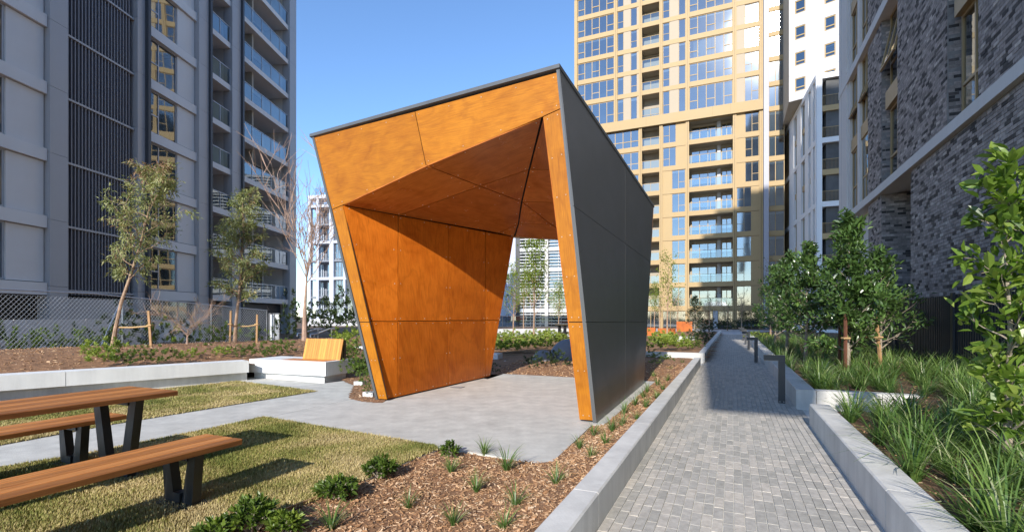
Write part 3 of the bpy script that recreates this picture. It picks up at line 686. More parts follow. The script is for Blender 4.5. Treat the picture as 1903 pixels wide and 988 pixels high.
b = MB(); b.box(.006, SL, 0, .95, .14, .45); b.build('seat_block', M['seat_conc'], t, False)
b = MB(); b.box(.05, SL - .12, .10, .8, -.05, .139); b.build('plinth', M['seat_conc'], t, False)
bx0 = SL * .50; bx1 = SL * .985; ns = 17; w = (bx1 - bx0) / ns
for i in range(ns):
    b = MB(); x = bx0 + i * w; P = [(x + .002, .50, .452), (x + w - .002, .50, .452), (x + w - .002, .62, .93), (x + .002, .62, .93)]
    b.prism(P, (0, .03, -.008), rnd.uniform(.25, .95)); b.v = b.v
    b.build('slat', M['timber_y'], t, False)
b = MB(); b.box(bx0 + .01, bx1 - .01, .665, .72, .452, .90); b.build('back_frame', M['bronze_d'], t, False)
for i in range(6):
    b = MB(); b.box(bx0 - .25, bx1 - .1, .10 + i * .065, .16 + i * .065, .4515, .457, rnd.uniform(.3, .9)); b.build('seat_slat', M['timber'], t, False)
for px, py, lb in ((666, 716, 'small white concrete kerb block between seat and pavilion'), (684, 737, 'small white concrete kerb block at the foot of the pavilion')):
    p = gp(px, py); b = MB(); b.obox(p - sd * .12 + Vector((0, 0, -.05)), sd, sn_, Z, .22, .16, .13); tag(b.build('kerb_block', M['block']), lb, 'kerb block')

# mulch bank behind the seat wall
def bank(X, Y):
    d = (X - W0.x) * wn_.x + (Y - W0.y) * wn_.y
    return .34 + .30 * sst(.3, 3.2, d) - .45 * sst(5.5, 9, d) + .015 * hills(X, Y)
BANK = [Wl + wn_ * .3, W1 + wn_ * .3, S0 + sn_ * .6, gp(648, 690), (-2.9, 14.0), (-3.2, 19.5), (-11.8, 26), (-14.4, 16), (-15.5, 8)]
grid_sheet('mulch_bank', BANK, bank, M['mulch'], .16, 0)
chips('bark_chips', BANK, bank, 9000, ng, 1.7, 120)

# chain wire fence
f0, f1 = Vector((-13.35, 16, 0)), Vector((-12.25, 25, 0)); fd = (f1 - f0).normalized(); fs = f0 - fd * 7.0; FLn = (f1 - fs).length
t = empty('chain_fence', 'galvanised chain wire fence with sloping top rail before the dark tower', 'fence', fs, math.atan2(fd.y, fd.x))
ztop = lambda s: 2.18 - .42 * (s - 7) / 9.0 if s > 7 else 2.18
zb = .15
for s in (0.0, 4.2, 8.0, 12.2, FLn):
    b = MB(); b.tube([(s, 0, -.1), (s, 0, ztop(s) + .02)], .028, 8); b.build('post', M['galv'], t, False)
b = MB(); b.tube([(s, 0, ztop(s)) for s in (0, 7, FLn)], .022, 8); b.build('top_rail', M['galv'], t, False)
b = MB(); b.tube([(8.0, -.02, ztop(8)), (6.6, -.55, .35)], .02, 8); b.build('brace', M['galv'], t, False)
b = MB(); pitch = .13; H0 = 1.9
n = int(FLn / pitch)
for i in range(-14, n + 1):
    for sg in (1, -1):
        a = Vector((i * pitch if sg > 0 else i * pitch + H0 * .95, 0.004 * sg, zb)); c = Vector((a.x + sg * H0 * .95, .004 * sg, zb + H0))
        d_ = c - a
        def clip(a, c):
            t0, t1 = 0.0, 1.0; dx = c.x - a.x
            for lo, s_ in ((0, 1), (FLn, -1)):
                va, vc = (a.x - lo) * s_, (c.x - lo) * s_
                if va < 0 and vc < 0: return None
                if va < 0: t0 = max(t0, va / (va - vc))
                if vc < 0: t1 = min(t1, va / (va - vc))
            return (t0, t1) if t1 > t0 else None
        r = clip(a, c)
        if r:
            p, q = a + d_ * r[0], a + d_ * r[1]
            if q.z > ztop(q.x) or p.z > ztop(p.x):
                zt = min(ztop(p.x), ztop(q.x))
                if q.z > zt and abs(q.z - p.z) > 1e-6: q = p + (q - p) * ((zt - p.z) / (q.z - p.z))
            b.tube([p, q], .0055, 3, cap=False)
b.build('wire_mesh', M['galv'], t, False, kind='stuff')
g0 = at(500, 640, 25.3)
t = empty('site_gate', 'short grey framed gate panel at the far end of the wire fence', 'gate', (g0.x, g0.y, 0))
for k in range(3):
    b = MB(); b.tube([(k * .26, 0, 0), (k * .26, 0, 1.62)], .02, 6); b.build('upright', M['galv'], t, False)
b = MB(); b.tube([(0, 0, 1.6), (.52, 0, 1.6)], .02, 6); b.tube([(0, 0, .2), (.52, 0, .2)], .02, 6); b.build('cross_bar', M['galv'], t, False)
b = MB(); b.box(.02, .5, .03, .04, .22, 1.58); b.build('sheet', M['louvre'], t, False)
# hoarding wall behind the fence
t = empty('site_hoarding', 'plain grey panel wall behind the wire fence', 'wall', at(178, 640, 19)); t.location.z = 0
h0, h1 = Vector((-17.6, 12, 0)), Vector((-15.6, 27, 0)); hd = (h1 - h0).normalized(); hn = Vector((-hd.y, hd.x, 0))
for k in (1, 2, 3):
    L = (h1 - h0).length / 6; b = MB(); b.obox(h0 + hd * (k * L + .02), hd, hn, Z, L - .04, .08, 1.35); b.build('panel', M['greige'], t)

# handrails beside the steps
for pts, posts, lb in ((((552, 624), (553, 619), (561, 619), (587, 611), (598, 611), (599, 615)), ((558, 619), (591, 611)), 'left stainless handrail rising behind the slatted seat'), (((577, 626), (576, 621), (588, 620), (612, 610.5), (621, 610.5), (622, 615)), ((584, 621), (616, 610.5)), 'right stainless handrail rising behind the slatted seat')):
    Y = 17.0 if 'right' in lb else 18.0; base = at(posts[0][0], 640, Y)
    t = empty('handrail', lb, 'handrail', (base.x, base.y, 0)); P = [at(x, y, Y + i * .25) for i, (x, y) in enumerate(pts)]
    b = MB(); b.tube(P, .024, 8); b.build('rail', M['galv'], t)
    for x, y in posts:
        q = at(x, y, Y + (.5 if x == posts[0][0] else 1.0)); b = MB(); b.tube([(q.x, q.y, .0), q], .02, 6); b.build('post', M['galv'], t)
# ================================================================ BUILDINGS
WC = {}
def win(bd, x0, x1, z0, z1, cols=(1, 1), trans=(None, None), y=.05, fm='gold', gl='glass', blind=0.0, bar=.06, dep=.07, curtain=None, tilt=None, name='window'):
    """one window: frame bars (the part), a sheet of glass per light and a roller blind (sub-parts); alike windows share meshes"""
    w, h = round(x1 - x0, 3), round(z1 - z0, 3); key = (w, h, cols, trans, fm, bar, dep, gl)
    if key not in WC:
        f = MB(); g = MB(); tot = sum(cols); x = 0; n = len(cols); B = bar
        f.box(0, w, 0, dep, 0, B); f.box(0, w, 0, dep, h - B, h)
        xs = [0]
        for c in cols: xs.append(xs[-1] + c / tot * w)
        for i, q in enumerate(xs):
            a = 0 if i == 0 else (w - B if i == n else q - B / 2); f.box(a, a + B, .002, dep - .002, B, h - B, skip='tb')
        for i, tr in enumerate(trans):
            a = xs[i] + (B if i == 0 else B / 2); c = xs[i + 1] - (B if i == n - 1 else B / 2)
            if tr: f.box(a, c, .004, dep - .004, h * tr - B / 2, h * tr + B / 2, skip='lr')
            for lo, hi in (((B, h * tr - B / 2), (h * tr + B / 2, h - B)) if tr else ((B, h - B),)):
                yy = dep * .5; g.face([(a, yy, lo), (c, yy, lo), (c, yy, hi), (a, yy, hi)])
        WC[key] = (f.mesh('window', M[fm]), g.mesh('pane', M[gl]))
    f, g = WC[key]; o = link(name, f, bd, (x0, y, z0)); pn = link('pane', g, o, None, (rnd.gauss(0, .004), 0, rnd.gauss(0, .004)))
    if tilt: o.rotation_euler = (tilt, 0, 0)
    if blind:
        k2 = ('bl', w, round(h * blind, 2))
        if k2 not in WC: b = MB(); b.face([(0, 0, 0), (w - .1, 0, 0), (w - .1, 0, k2[2]), (0, 0, k2[2])]); WC[k2] = b.mesh('blind', M['blind'])
        link('blind', WC[k2], o, (.05, dep + .06, h - k2[2] - .04))
    if curtain:
        a, c = curtain; b = MB(); n = 8; pts = []
        for i in range(n + 1): pts.append((w * (a + (c - a) * i / n), dep + .12 + .05 * (i % 2), 0))
        for p, q in zip(pts[:-1], pts[1:]): b.face([(p[0], p[1], .05), (q[0], q[1], .05), (q[0], q[1], h - .05), (p[0], p[1], h - .05)])
        link('curtain', b.mesh('curtain', M['curtain']), o)
    return o
BC = {}
def bx(bd, name, m, *d, **k):
    """box part, mesh shared between equal boxes"""
    key = (m, round(d[1] - d[0], 3), round(d[3] - d[2], 3), round(d[5] - d[4], 3))
    if key not in BC: b = MB(); b.box(0, key[1], 0, key[2], 0, key[3]); BC[key] = b.mesh(name, M[m])
    o = link(name, BC[key], bd, (d[0], d[2], d[4]))
    if k.get('tilt'): o.rotation_euler = k['tilt']
    return o
def railing(bd, x0, x1, z0, h, n, y=0.02, fm='gold', gl='glass_b', th=.05, name='balustrade', bars=0):
    key = ('r', round(x1 - x0, 3), h, n, fm, gl, bars)
    if key not in WC:
        w = x1 - x0; f = MB(); g = MB()
        f.box(0, w, 0, th, h - th, h); f.box(0, w, 0, th, .0, th)
        for i in range(n + 1): a = i * (w - th) / n; f.box(a, a + th, .002, th - .002, th, h - th, skip='tb')
        if bars:
            k = int(w / bars)
            for i in range(1, k): f.box(i * w / k - .009, i * w / k + .009, .012, .03, th, h - th, skip='tb')
        else:
            for i in range(n): a = i * (w - th) / n + th; c = (i + 1) * (w - th) / n; g.face([(a, th / 2, th), (c, th / 2, th), (c, th / 2, h - th), (a, th / 2, h - th)])
        WC[key] = (f.mesh(name, M[fm]), g.mesh('glass_panel', M[gl]) if not bars else None)
    f, g = WC[key]; o = link(name, f, bd, (x0, y, z0))
    if g: link('glass_panel', g, o)
    return o
def facade(name, label, cat, P0, P1):
    a = Vector((P1[0] - P0[0], P1[1] - P0[1], 0)).normalized()
    o = empty(name, label, cat, (P0[0], P0[1], 0), math.atan2(a.y, a.x))
    L = (Vector((P1[0], P1[1], 0)) - Vector((P0[0], P0[1], 0))).length
    return o, (lambda px: hit(px, P0, P1) * L), L
pick = lambda *a: rnd.choice(a)

# ---------------------------------------------------------------- the gold tower
G0 = (9.07, 72.5); C0 = Vector((31.1, 62.7)); ga = Vector((.914, -.406)); G1 = C0 + ga * 2.75
gb, gx, GL = facade('gold_tower', 'tall gold panelled apartment tower with grids of windows and loggias', 'building', G0, G1)
gxs = {p: gx(p) for p in (1068, 1144.3, 1190.2, 1228.5, 1277.5, 1365.3, 1414.5, 1425)}
lowz = [-.9] + [2.2 + 3.13 * k for k in range(0, 9)]          # underside of each floor's spandrel, up to the transfer band
upz = [28.65 + 3.07 * k for k in range(0, 7)]
BAND = (27.24, 28.55); SP = .62; TOP = 48.0
DEEP = 1.9
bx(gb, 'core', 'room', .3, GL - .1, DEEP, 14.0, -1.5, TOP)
X = [gxs[p] for p in (1068, 1144.3, 1190.2, 1228.5, 1277.5, 1365.3, 1414.5)]
PWD = .42
bx(gb, 'parapet', 'gold', 0, X[6] + PWD, -.06, .5, 47.1, 48.6)
bx(gb, 'side_wall', 'gold', 0, .3, .32, 14, -1.5, 47.0)
for i, x in enumerate(X):                                       # pilasters, with a shadow joint down each
    for z0, z1 in ((-1.4, BAND[0]), (BAND[1], 47.0)):
        if i == 1 and z0 < 0: continue
        c = 0 if i == 0 else x - PWD / 2
        bx(gb, 'pilaster', 'gold', c, c + PWD, -.16, .3, z0, z1); bx(gb, 'partition', 'soffit', c + .1, c + PWD - .1, .3, DEEP, z0, z1)
        if i: bx(gb, 'joint_strip', 'gold_d', x - .03, x + .03, -.163, -.158, z0, z1)
bx(gb, 'transfer_band', 'gold', 0, X[6] + PWD / 2, -.42, .4, *BAND)
for x in (X[2] + .8, X[4] + 3.1, X[5] - .5): bx(gb, 'joint_strip', 'gold_d', x, x + .015, -.423, -.418, *BAND)
def bay(i, j): return X[i] + (PWD if i == 0 else PWD / 2), X[j] - PWD / 2
def spandrel(i, j, z, h=SP):
    a, c = bay(i, j); bx(gb, 'spandrel', 'gold', a, c, -.03, .28, z, z + h); bx(gb, 'floor_slab', 'soffit', a, c, .28, DEEP, z, z + .3)
    bx(gb, 'joint_strip', 'gold_d', a, c, -.034, -.028, z, z + .05)
def bl_(): return pick(0, 0, .08, .12, .12, .2, .5) if rnd.random() < .8 else .9
T5 = ((.38, None, .38, None, .38), (None, .38, None, .38, None))
def wide(i, j, z0, z1, n=5, tr=None): a, c = bay(i, j); win(gb, a, c, z0, z1, (1,) * n, tr or T5[0], blind=pick(0, 0, 0, .1), bar=.09, curtain=pick(None, None, (0, .22), (.75, 1), (.1, .5)))
def infill(a, c, z0, z1): bx(gb, 'infill_panel', 'cream' if z0 > 28 else 'gold', a, c, .0, .26, z0, z1)
def two_slot(i, j, z0, z1, alt):
    a, c = bay(i, j); w = c - a; q = w * .30
    if alt == 'D': xs = (a + .02, a + .02 + q, c - q - .02, c - .02); tr = ((.4,), (None,))
    else: xs = (a + .02, a + q, a + w * .62, a + w * .62 + q) ; tr = (((None,), (.38,)) if alt else ((.38,), (None,)))
    win(gb, xs[0], xs[1], z0, z1, (1,), tr[0], blind=pick(.1, .14, .12, 0)); win(gb, xs[2], xs[3], z0, z1, (1,), tr[1], blind=pick(.1, .14, .12, 0))
    for p, q_ in ((a, xs[0]), (xs[1], xs[2]), (xs[3], c)):
        if q_ - p > .03: infill(p, q_, z0, z1)
def loggia(i, j, z0, z1, n, doors=False, rh=1.1):
    a, c = bay(i, j)
    bx(gb, 'back_wall', 'soffit', a, c, DEEP - .12, DEEP - .02, z0 - .3, z1)
    if doors:
        w = c - a
        win(gb, a + .15, a + w * .62, z0 - .25, z1 - .35, (1, 1, 1), (None, None, None), y=DEEP - .22, fm='bronze', gl='glass', blind=pick(.1, .25, .25), bar=.09)
        bx(gb, 'column', 'white', a + w * .64, a + w * .72, DEEP - .42, DEEP - .125, z0 - .3, z1)
        win(gb, a + w * .74, c - .12, z0 - .25, z1 - .35, (1, 1), (None, None), y=DEEP - .22, fm='bronze', gl='glass', blind=.2, bar=.09)
        if rnd.random() < .7:
            fx = a + rnd.uniform(.6, w - 1.2); b = MB(); b.box(fx, fx + .45, .6, 1.05, z0 - .3, z0 + .12); b.box(fx + .02, fx + .07, .6, 1.05, z0 + .12, z0 + .5); b.build('chair', M['white'], gb, False)
    railing(gb, a, c, z0 - .02, rh, n, y=.0)
for k, z in enumerate(lowz):                                    # nine lower floors
    top = lowz[k + 1] if k + 1 < len(lowz) else BAND[0]; z0 = z + SP; z1 = top
    for i, j in ((0, 2), (2, 3), (3, 4), (4, 5), (5, 6)): spandrel(i, j, z)
    a, c = bay(0, 2); win(gb, a, c, z0, z1, (1,) * 8, (.36,) * 8, bar=.09, blind=pick(0, 0, .1))
    a, c = bay(2, 3)
    if k: loggia(2, 3, z0, z1, 2)
    else: win(gb, a, c, z0, z1, (1, 1), (None, None))
    a, c = bay(3, 4); w = c - a
    if k == 0: win(gb, a, c, z0, z1, (1, 1, 1), (None,) * 3, fm='bronze')
    elif k >= 7: win(gb, a + .02, a + w * .58, z0, z1, (1, 1), (.4, None), blind=pick(.06, .1)); infill(a + w * .58, c, z0, z1); infill(a, a + .02, z0, z1)
    else: win(gb, a + w * .40, a + w * .98, z0, z1, (1, 1), (None, .36), blind=pick(.06, .1, .1)); infill(a, a + w * .40, z0, z1); infill(a + w * .98, c, z0, z1)
    a, c = bay(4, 5); w = c - a
    if k == 0:
        win(gb, a, a + w * .55, z0, z1, (1, 1, 1), (None,) * 3, fm='bronze'); bx(gb, 'column', 'white', a + w * .56, a + w * .66, -.02, .3, z0, z1); win(gb, a + w * .67, c, z0, z1, (1, 1), (None,) * 2, fm='bronze')
    elif k == 9 or k == len(lowz) - 1: win(gb, a, c, z0, z1, (1,) * 5, (.38,) * 5, bar=.09)
    else: loggia(4, 5, z0, z1, 4, True)
    a, c = bay(5, 6); w = c - a
    if k == 0: win(gb, a, c, z0, z1, (1, 1, 1), (None,) * 3, fm='bronze')
    elif k >= 6: win(gb, a + w * .38, c - .03, z0, z1, (1, 1), pick((None, .4), (.4, None)), blind=pick(.07, .1)); infill(a, a + w * .38, z0, z1)
    else: win(gb, a + .02, a + w * .66, z0, z1, (1, 1), (.4, None), blind=pick(.05, .3, 0)); infill(a + w * .66, c, z0, z1); infill(a, a + .02, z0, z1)
for k, z in enumerate(upz[:6]):                                 # upper floors
    z0 = z if k == 0 else z + SP; z1 = upz[k + 1]
    for i, j in ((0, 1), (1, 2), (2, 3), (3, 4), (4, 5), (5, 6)):
        if k: spandrel(i, j, z)
        else: a, c = bay(i, j); bx(gb, 'floor_slab', 'soffit', a, c, .4, DEEP, z - .2, z - .02)
    wide(0, 1, z0, z1); two_slot(1, 2, z0, z1, k % 2); loggia(2, 3, z0, z1, 2, rh=1.15); two_slot(3, 4, z0, z1, 'D'); wide(4, 5, z0, z1)
    a, c = bay(5, 6); w = c - a; win(gb, a + w * .36, c - .03, z0, z1, (1, 1), ((None, .4), (.4, None))[k % 2], blind=pick(.07, .1)); infill(a, a + w * .36, z0, z1)
for i, j in ((0, 1), (1, 2), (2, 3), (3, 4), (4, 5), (5, 6)): spandrel(i, j, upz[6], .5)
# the white fin and the glazed corner stack right of it
fx0, fx1 = X[6] + PWD / 2 + .05, X[6] + PWD / 2 + .62
bx(gb, 'white_blade', 'white_fin', fx0, fx1, -.55, .6, -1.0, 48.8)
cx0, cx1 = fx1 + .003, GL - .05
zz = [-.9 + 3.1 * k for k in range(0, 17)]
for k, z in enumerate(zz[:-1]):
    bx(gb, 'spandrel', 'gold', cx0, cx1, .10, .4, z, z + .55); bx(gb, 'floor_slab', 'soffit', cx0, cx1, .4, DEEP, z, z + .3)
    win(gb, cx0, cx1, z + .55, z + 3.1, (1, 1.3), (None, None), y=.2, blind=pick(.1, .14, .14), bar=.08, curtain=pick(None, (0, .4), (.5, 1)))
# small windows standing open on the upper floors
for px, k, col in ((1, 3, 0),):
    pass

# ---------------------------------------------------------------- the white tower with square windows
wdir = Vector((.72, -.694)); Wp0 = Vector((30.65, 55.4)); Wp1 = Wp0 + wdir * 8.0
wb, wx, WL = facade('white_tower', 'white rendered tower block with small square gold framed windows', 'building', Wp0, Wp1)
WZ0 = 25.16; WF = 2.83; zs = [WZ0 + WF * k for k in range(0, 8)]
wins = [(wx(1477), wx(1497), .93), (wx(1532), wx(1553), 2.62)]
def whole(bd, m, x0, x1, z0, z1, holes, y0=0, y1=.3):
    """wall strip cut round its openings, as separate panels"""
    xs = sorted(holes); cur = x0
    for a, c, lo, hi in xs:
        bx(bd, 'wall_panel', m, cur, a, y0, y1, z0, z1); bx(bd, 'wall_panel', m, a, c, y0, y1, z0, lo); bx(bd, 'wall_panel', m, a, c, y0, y1, hi, z1); cur = c
    bx(bd, 'wall_panel', m, cur, x1, y0, y1, z0, z1)
w3 = lambda p, z: Vector((p[0], p[1], z))
wd3, ud3 = Vector((wdir.x, wdir.y, 0)), UD
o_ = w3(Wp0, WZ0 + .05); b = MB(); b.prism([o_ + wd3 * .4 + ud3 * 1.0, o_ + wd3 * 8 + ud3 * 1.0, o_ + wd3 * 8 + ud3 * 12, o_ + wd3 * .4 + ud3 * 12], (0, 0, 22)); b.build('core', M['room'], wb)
o_ = w3(Wp0, WZ0 - .02); b = MB(); b.prism([o_, o_ + wd3 * 8, o_ + wd3 * 8 + ud3 * 12, o_ + ud3 * 12], (0, 0, .018)); b.build('soffit', M['soffit'], wb)
o_ = w3(Wp0, WZ0); b = MB(); b.prism([o_ + ud3 * .012, o_ + wd3 * .25 + ud3 * .25, o_ + wd3 * .25 + ud3 * 12, o_ + ud3 * 12], (0, 0, 22.6)); b.build('side_wall', M['soffit'], wb)
for k, z in enumerate(zs):
    hs = [(a, c, z + off, z + off + 1.45) for a, c, off in ((wins[0][0], wins[0][1], .92), (wins[1][0], wins[1][1], .80))]
    whole(wb, 'white', .02, WL, z + .02, z + WF, hs)
    bx(wb, 'joint_strip', 'stone', .02, WL, .02, .3, z, z + .02)
    for a, c, lo, hi in hs: win(wb, a, c, lo, hi, (1,), (.3,), y=.04, fm='gold', gl='glass_d', blind=pick(0, .12, .15), bar=.11, dep=.12)
bx(wb, 'parapet', 'white', 0.02, WL, 0, .3, zs[-1] + WF + .002, zs[-1] + WF + .4)

# ---------------------------------------------------------------- the white wing receding behind the grey building
q0 = Vector((29.8, 48.9)); wdv = Vector((.327, .945)).normalized(); q1 = q0 + wdv * 18.5
vb, vx, VL = facade('white_wing', 'white framed apartment wing with tall bronze windows and sloping top line', 'building', q1, q0)
bx(vb, 'core', 'room', 0.1, VL - .1, .8, 9, -1, 24.9)
bands = [-.3, 5.9, 12.1, 18.3, 24.6]
cut = [vx(p) for p in (1453, 1468, 1477, 1483, 1489, 1499, 1504, 1510, 1514, 1519)]; cut[-1] = VL
for z in bands: bx(vb, 'band', 'wing', 0, VL, -.10, .5, z, z + .5)
cols_ = [(1468, 1476.5), (1482, 1490), (1497, 1504), (1508, 1512.5), (1516, 1519)]
for i, (a, c) in enumerate(cols_):
    a, c = vx(a), (VL if c == 1519 else vx(c))
    for lo, hi in zip(bands[:-1], bands[1:]): bx(vb, 'pier', 'wing', a, c, -.08, .45, lo + .5, hi)
gaps = [(vx(1453), vx(1468), 'p'), (vx(1476.5), vx(1482), 'w'), (vx(1490), vx(1497), 'w'), (vx(1504), vx(1508), 'w'), (vx(1512.5), vx(1516), 'w')]
for a, c, kd in gaps:
    for lo, hi in zip(bands[:-1], bands[1:]):
        if kd == 'p': bx(vb, 'gold_panel', 'gold', max(a, .02), c, .05, .3, lo + .5, hi)
        else:
            m_ = (lo + .5 + hi) / 2
            win(vb, a, c, lo + .5, m_ - .3, (1, 1), (None, .45), y=.15, fm='bronze', blind=pick(0, .1), bar=.07); bx(vb, 'spandrel', 'gold', a, c, .06, .35, m_ - .3, m_ + .3)
            win(vb, a, c, m_ + .3, hi, (1, 1), (None, .45), y=.15, fm='bronze', blind=pick(0, .1), bar=.07)
# balcony stack on the end of the wing, facing the path
ev = Vector((VD.x, VD.y)); r1 = q0 + ev * 4.2
eb, ex, EL = facade('balcony_stack', 'stack of bronze balconies with louvred screens between white and grey buildings', 'building', q0, r1)
bx(eb, 'core', 'bronze_d', .1, EL, 1.6, 6, -1, 24.6)
c0 = ex(1518.5); c1 = ex(1527.5); ce_ = EL
bx(eb, 'column', 'wing', max(c0, .01), c1, -.12, .5, -1, 25.1)
for k in range(8):
    z = -.3 + 3.1 * k
    bx(eb, 'slab', 'wing' if k % 2 == 0 else 'gold', c1, ce_, -.15 if k % 2 == 0 else -.02, 1.6, z, z + .5)
    railing(eb, c1 + .01, ce_, z + .5, 1.05, 2, y=.02, fm='bronze', bars=.11)
    win(eb, c1 + .05, c1 + 1.0, z + .5, z + 2.9, (1,), (None,), y=1.42, fm='bronze', gl='glass_d', bar=.08)
    sx0 = c1 + (ce_ - c1) * .22
    for s_ in range(22): bx(eb, 'louvre_blade', 'bronze', sx0, ce_ - .05, .30, .36, z + .55 + s_ * .115, z + .60 + s_ * .115)
bx(eb, 'roof_slab', 'wing', c1, ce_, -.15, 1.6, 24.55, 25.05)

# ---------------------------------------------------------------- the grey and brick building along the right of the path
RP0, RP1 = uv(29.6, 5.05), uv(-3, 5.05)
rb, rx, RL = facade('brick_building', 'charcoal brick and pale concrete building on the right of the path', 'building', RP0, RP1)
U = lambda u: 29.6 - u                                          # local x of a distance along the path
HT = 31.3
BEAM = [(5.93, 6.22), (12.30, 12.66), (18.5, 18.86), (24.7, 25.06), (30.9, 31.3)]
for z0, z1 in BEAM: bx(rb, 'beam', 'stone', 0, RL, -.14, .45, z0, z1)
bx(rb, 'soffit', 'stone', 0.0, RL, .45, 3.2, 5.98, 6.17)
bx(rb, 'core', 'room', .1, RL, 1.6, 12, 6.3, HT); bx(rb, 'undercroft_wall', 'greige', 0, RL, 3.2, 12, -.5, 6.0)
bx(rb, 'end_wall', 'stone', -.25, .05, .3, 12, -.5, HT); bx(rb, 'corner_column', 'stone', 0, 2.0, -.05, 1.5, -.5, 5.93)
for i in range(4):
    z0, z1 = BEAM[i][1], BEAM[i + 1][0]; m_ = (z0 + z1) / 2
    bx(rb, 'corner_column', 'stone', 0, U(27.75), -.12, .5, z0, z1)
    bx(rb, 'joint_strip', 'char', .55, .62, -.126, -.119, z0, z1)
    for a, c in ((27.75, 27.45), (25.95, 25.55)): bx(rb, 'mullion_pier', 'stone', U(a), U(c), -.05, .5, z0, z1)
    for a, c in ((27.45, 25.95), (25.55, 24.3)):
        bx(rb, 'spandrel', 'bronze', U(a), U(c), .0, .4, m_ - .28, m_ + .28)
        for lo, hi in ((z0, m_ - .28), (m_ + .28, z1)): win(rb, U(a), U(c), lo, hi, (1, 1), (.4, .4), y=.05, fm='bronze', gl='glass_d', bar=.07)
    if i % 2 == 0 or True:
        for a, c in ((27.45, 25.95), (25.55, 24.3)):            # top hung sashes propped open
            win(rb, U(a) + .03, U(c) - .03, z1 - 1.75, z1 - .08, (1, 1), (None, None), y=-.12, fm='bronze', gl='glass_d', bar=.06, name='open_sash', tilt=None).rotation_euler = (R(-16), 0, 0)
BR = MB(); LB, HB, JB = .235, .076, .010
def bricks(store, org, ax, nn, wid, z0, z1, parts=None):
    """running bond of separate bricks standing proud of the mortar; ax along the wall, nn outward"""
    rows = int((z1 - z0) / (HB + JB)); n = 0
    for r in range(rows):
        z = z0 + r * (HB + JB); off = -(LB / 2) if r % 2 else 0.0; x = off + ((r * 37) % 5 - 2) * .012
        while x < wid - .01:
            a, c = max(x, 0), min(x + LB, wid); x += LB + JB
            if c - a < .03: continue
            tone = min(1, max(0, rnd.betavariate(2.0, 1.6))); tone = rnd.uniform(0, .25) if rnd.random() < .17 else .2 + .8 * tone
            pr = rnd.uniform(0, .009)
            o = org + ax * a + Vector((0, 0, z))
            A = [o, o + ax * (c - a), o + ax * (c - a) + Vector((0, 0, HB)), o + Vector((0, 0, HB))]; B = [p + nn * (.012 + pr) for p in A]
            t_ = store
            if parts is not None and n < parts[1] and c - a > LB * .9:
                parts[0].append((B[0], tone)); n += 1; continue
            t_.face([B[0], B[1], B[2], B[3]], None, tone)
            for i in range(4): j = (i + 1) % 4; t_.face([A[i], A[j], B[j], B[i]], None, tone)
ua, na = Vector((-UD.x, -UD.y, 0)), Vector((-VD.x, -VD.y, 0))     # as seen: left to right is towards the camera
def P5(u, dv=0.0): return uv(u, 5.05 + dv)
def brick_panel(ua0, ua1, z0, z1):
    bx(rb, 'brick_panel', 'mortar', U(ua0), U(ua1), 0.0, .45, z0, z1); bricks(BR, P5(ua0), ua, na, ua0 - ua1, z0, z1)
for i in range(4):
    z0, z1 = BEAM[i][1], BEAM[i + 1][0]
    brick_panel(24.3, 22.35, z0, z1); brick_panel(20.35, 16.2, z0, z1); brick_panel(14.4, 11.0, z0, z1)
    bx(rb, 'brick_panel', 'mortar', U(11.0), RL, 0.0, .45, z0, z1)
    # recessed tall windows between the brick panels: brick reveal, bronze frame, open top sash
    m_ = (z0 + z1) / 2
    for wa, wc in ((22.35, 20.36), (16.2, 14.4)):
        bx(rb, 'reveal', 'mortar', U(wa) - .001, U(wa - .02), .003, .9, z0, z1)
        bricks(BR, P5(wa - .005, .02), Vector((VD.x, VD.y, 0)), ua, .85, z0, z1)
        bx(rb, 'spandrel', 'bronze', U(wa - .25), U(wc), .06, .8, m_ - .33, m_ + .30)
        for lo, hi in ((z0, m_ - .33), (m_ + .30, z1)): win(rb, U(wa - .25), U(wc), lo, hi, (1, 1), (.36, .36), y=.20, fm='bronze', gl='glass_d', bar=.07, blind=pick(0, .15))
        win(rb, U(wa - .25), U(wc + .04), z1 - 1.95, z1 - .12, (1, 1), (None, None), y=-.12, fm='bronze', gl='glass_d', bar=.07, name='open_sash').rotation_euler = (R(-12), 0, 0)
# ground floor: brick pier, nearer brick wall, pale column
bx(rb, 'brick_pier', 'mortar', U(24.2), U(22.33), 0.0, 1.5, -.3, 5.93); bricks(BR, P5(24.2), ua, na, 1.87, .3, 5.93)
ones = []
bricks(BR, P5(22.33, .0), Vector((VD.x, VD.y, 0)), ua, 1.5, 1.2, 5.93, (ones, 300))
bx(rb, 'brick_wall', 'mortar', U(19.0), U(10.9), 0.0, 1.5, -.3, 5.93); bricks(BR, P5(19.0), ua, na, 8.1, .2, 5.93)
bx(rb, 'brick_wall', 'mortar', U(10.9), RL, 0.0, 1.5, -.3, 5.93)
bx(rb, 'inner_column', 'stone', U(26.6), U(25.2), .3, 1.5, -.5, 5.93); bx(rb, 'strip_light', 'white', U(21.0), U(20.97), 1.4, 1.46, 2.2, 5.6)
br_o = BR.build('brick', M['brick'], rb, kind='stuff')
bm_ = {}
rza = math.atan2(VD.y, VD.x) - rb.rotation_euler.z
inv = rb.matrix_basis.inverted()
for p, tone in ones:
    k = min(7, int(tone * 8))
    if k not in bm_:
        b = MB(); b.box(0, LB, 0, .02, 0, HB, (k + .5) / 8, skip='k'); bm_[k] = b.mesh('brick', M['brick'])
    link('brick', bm_[k], rb, inv @ p, (0, 0, rza))
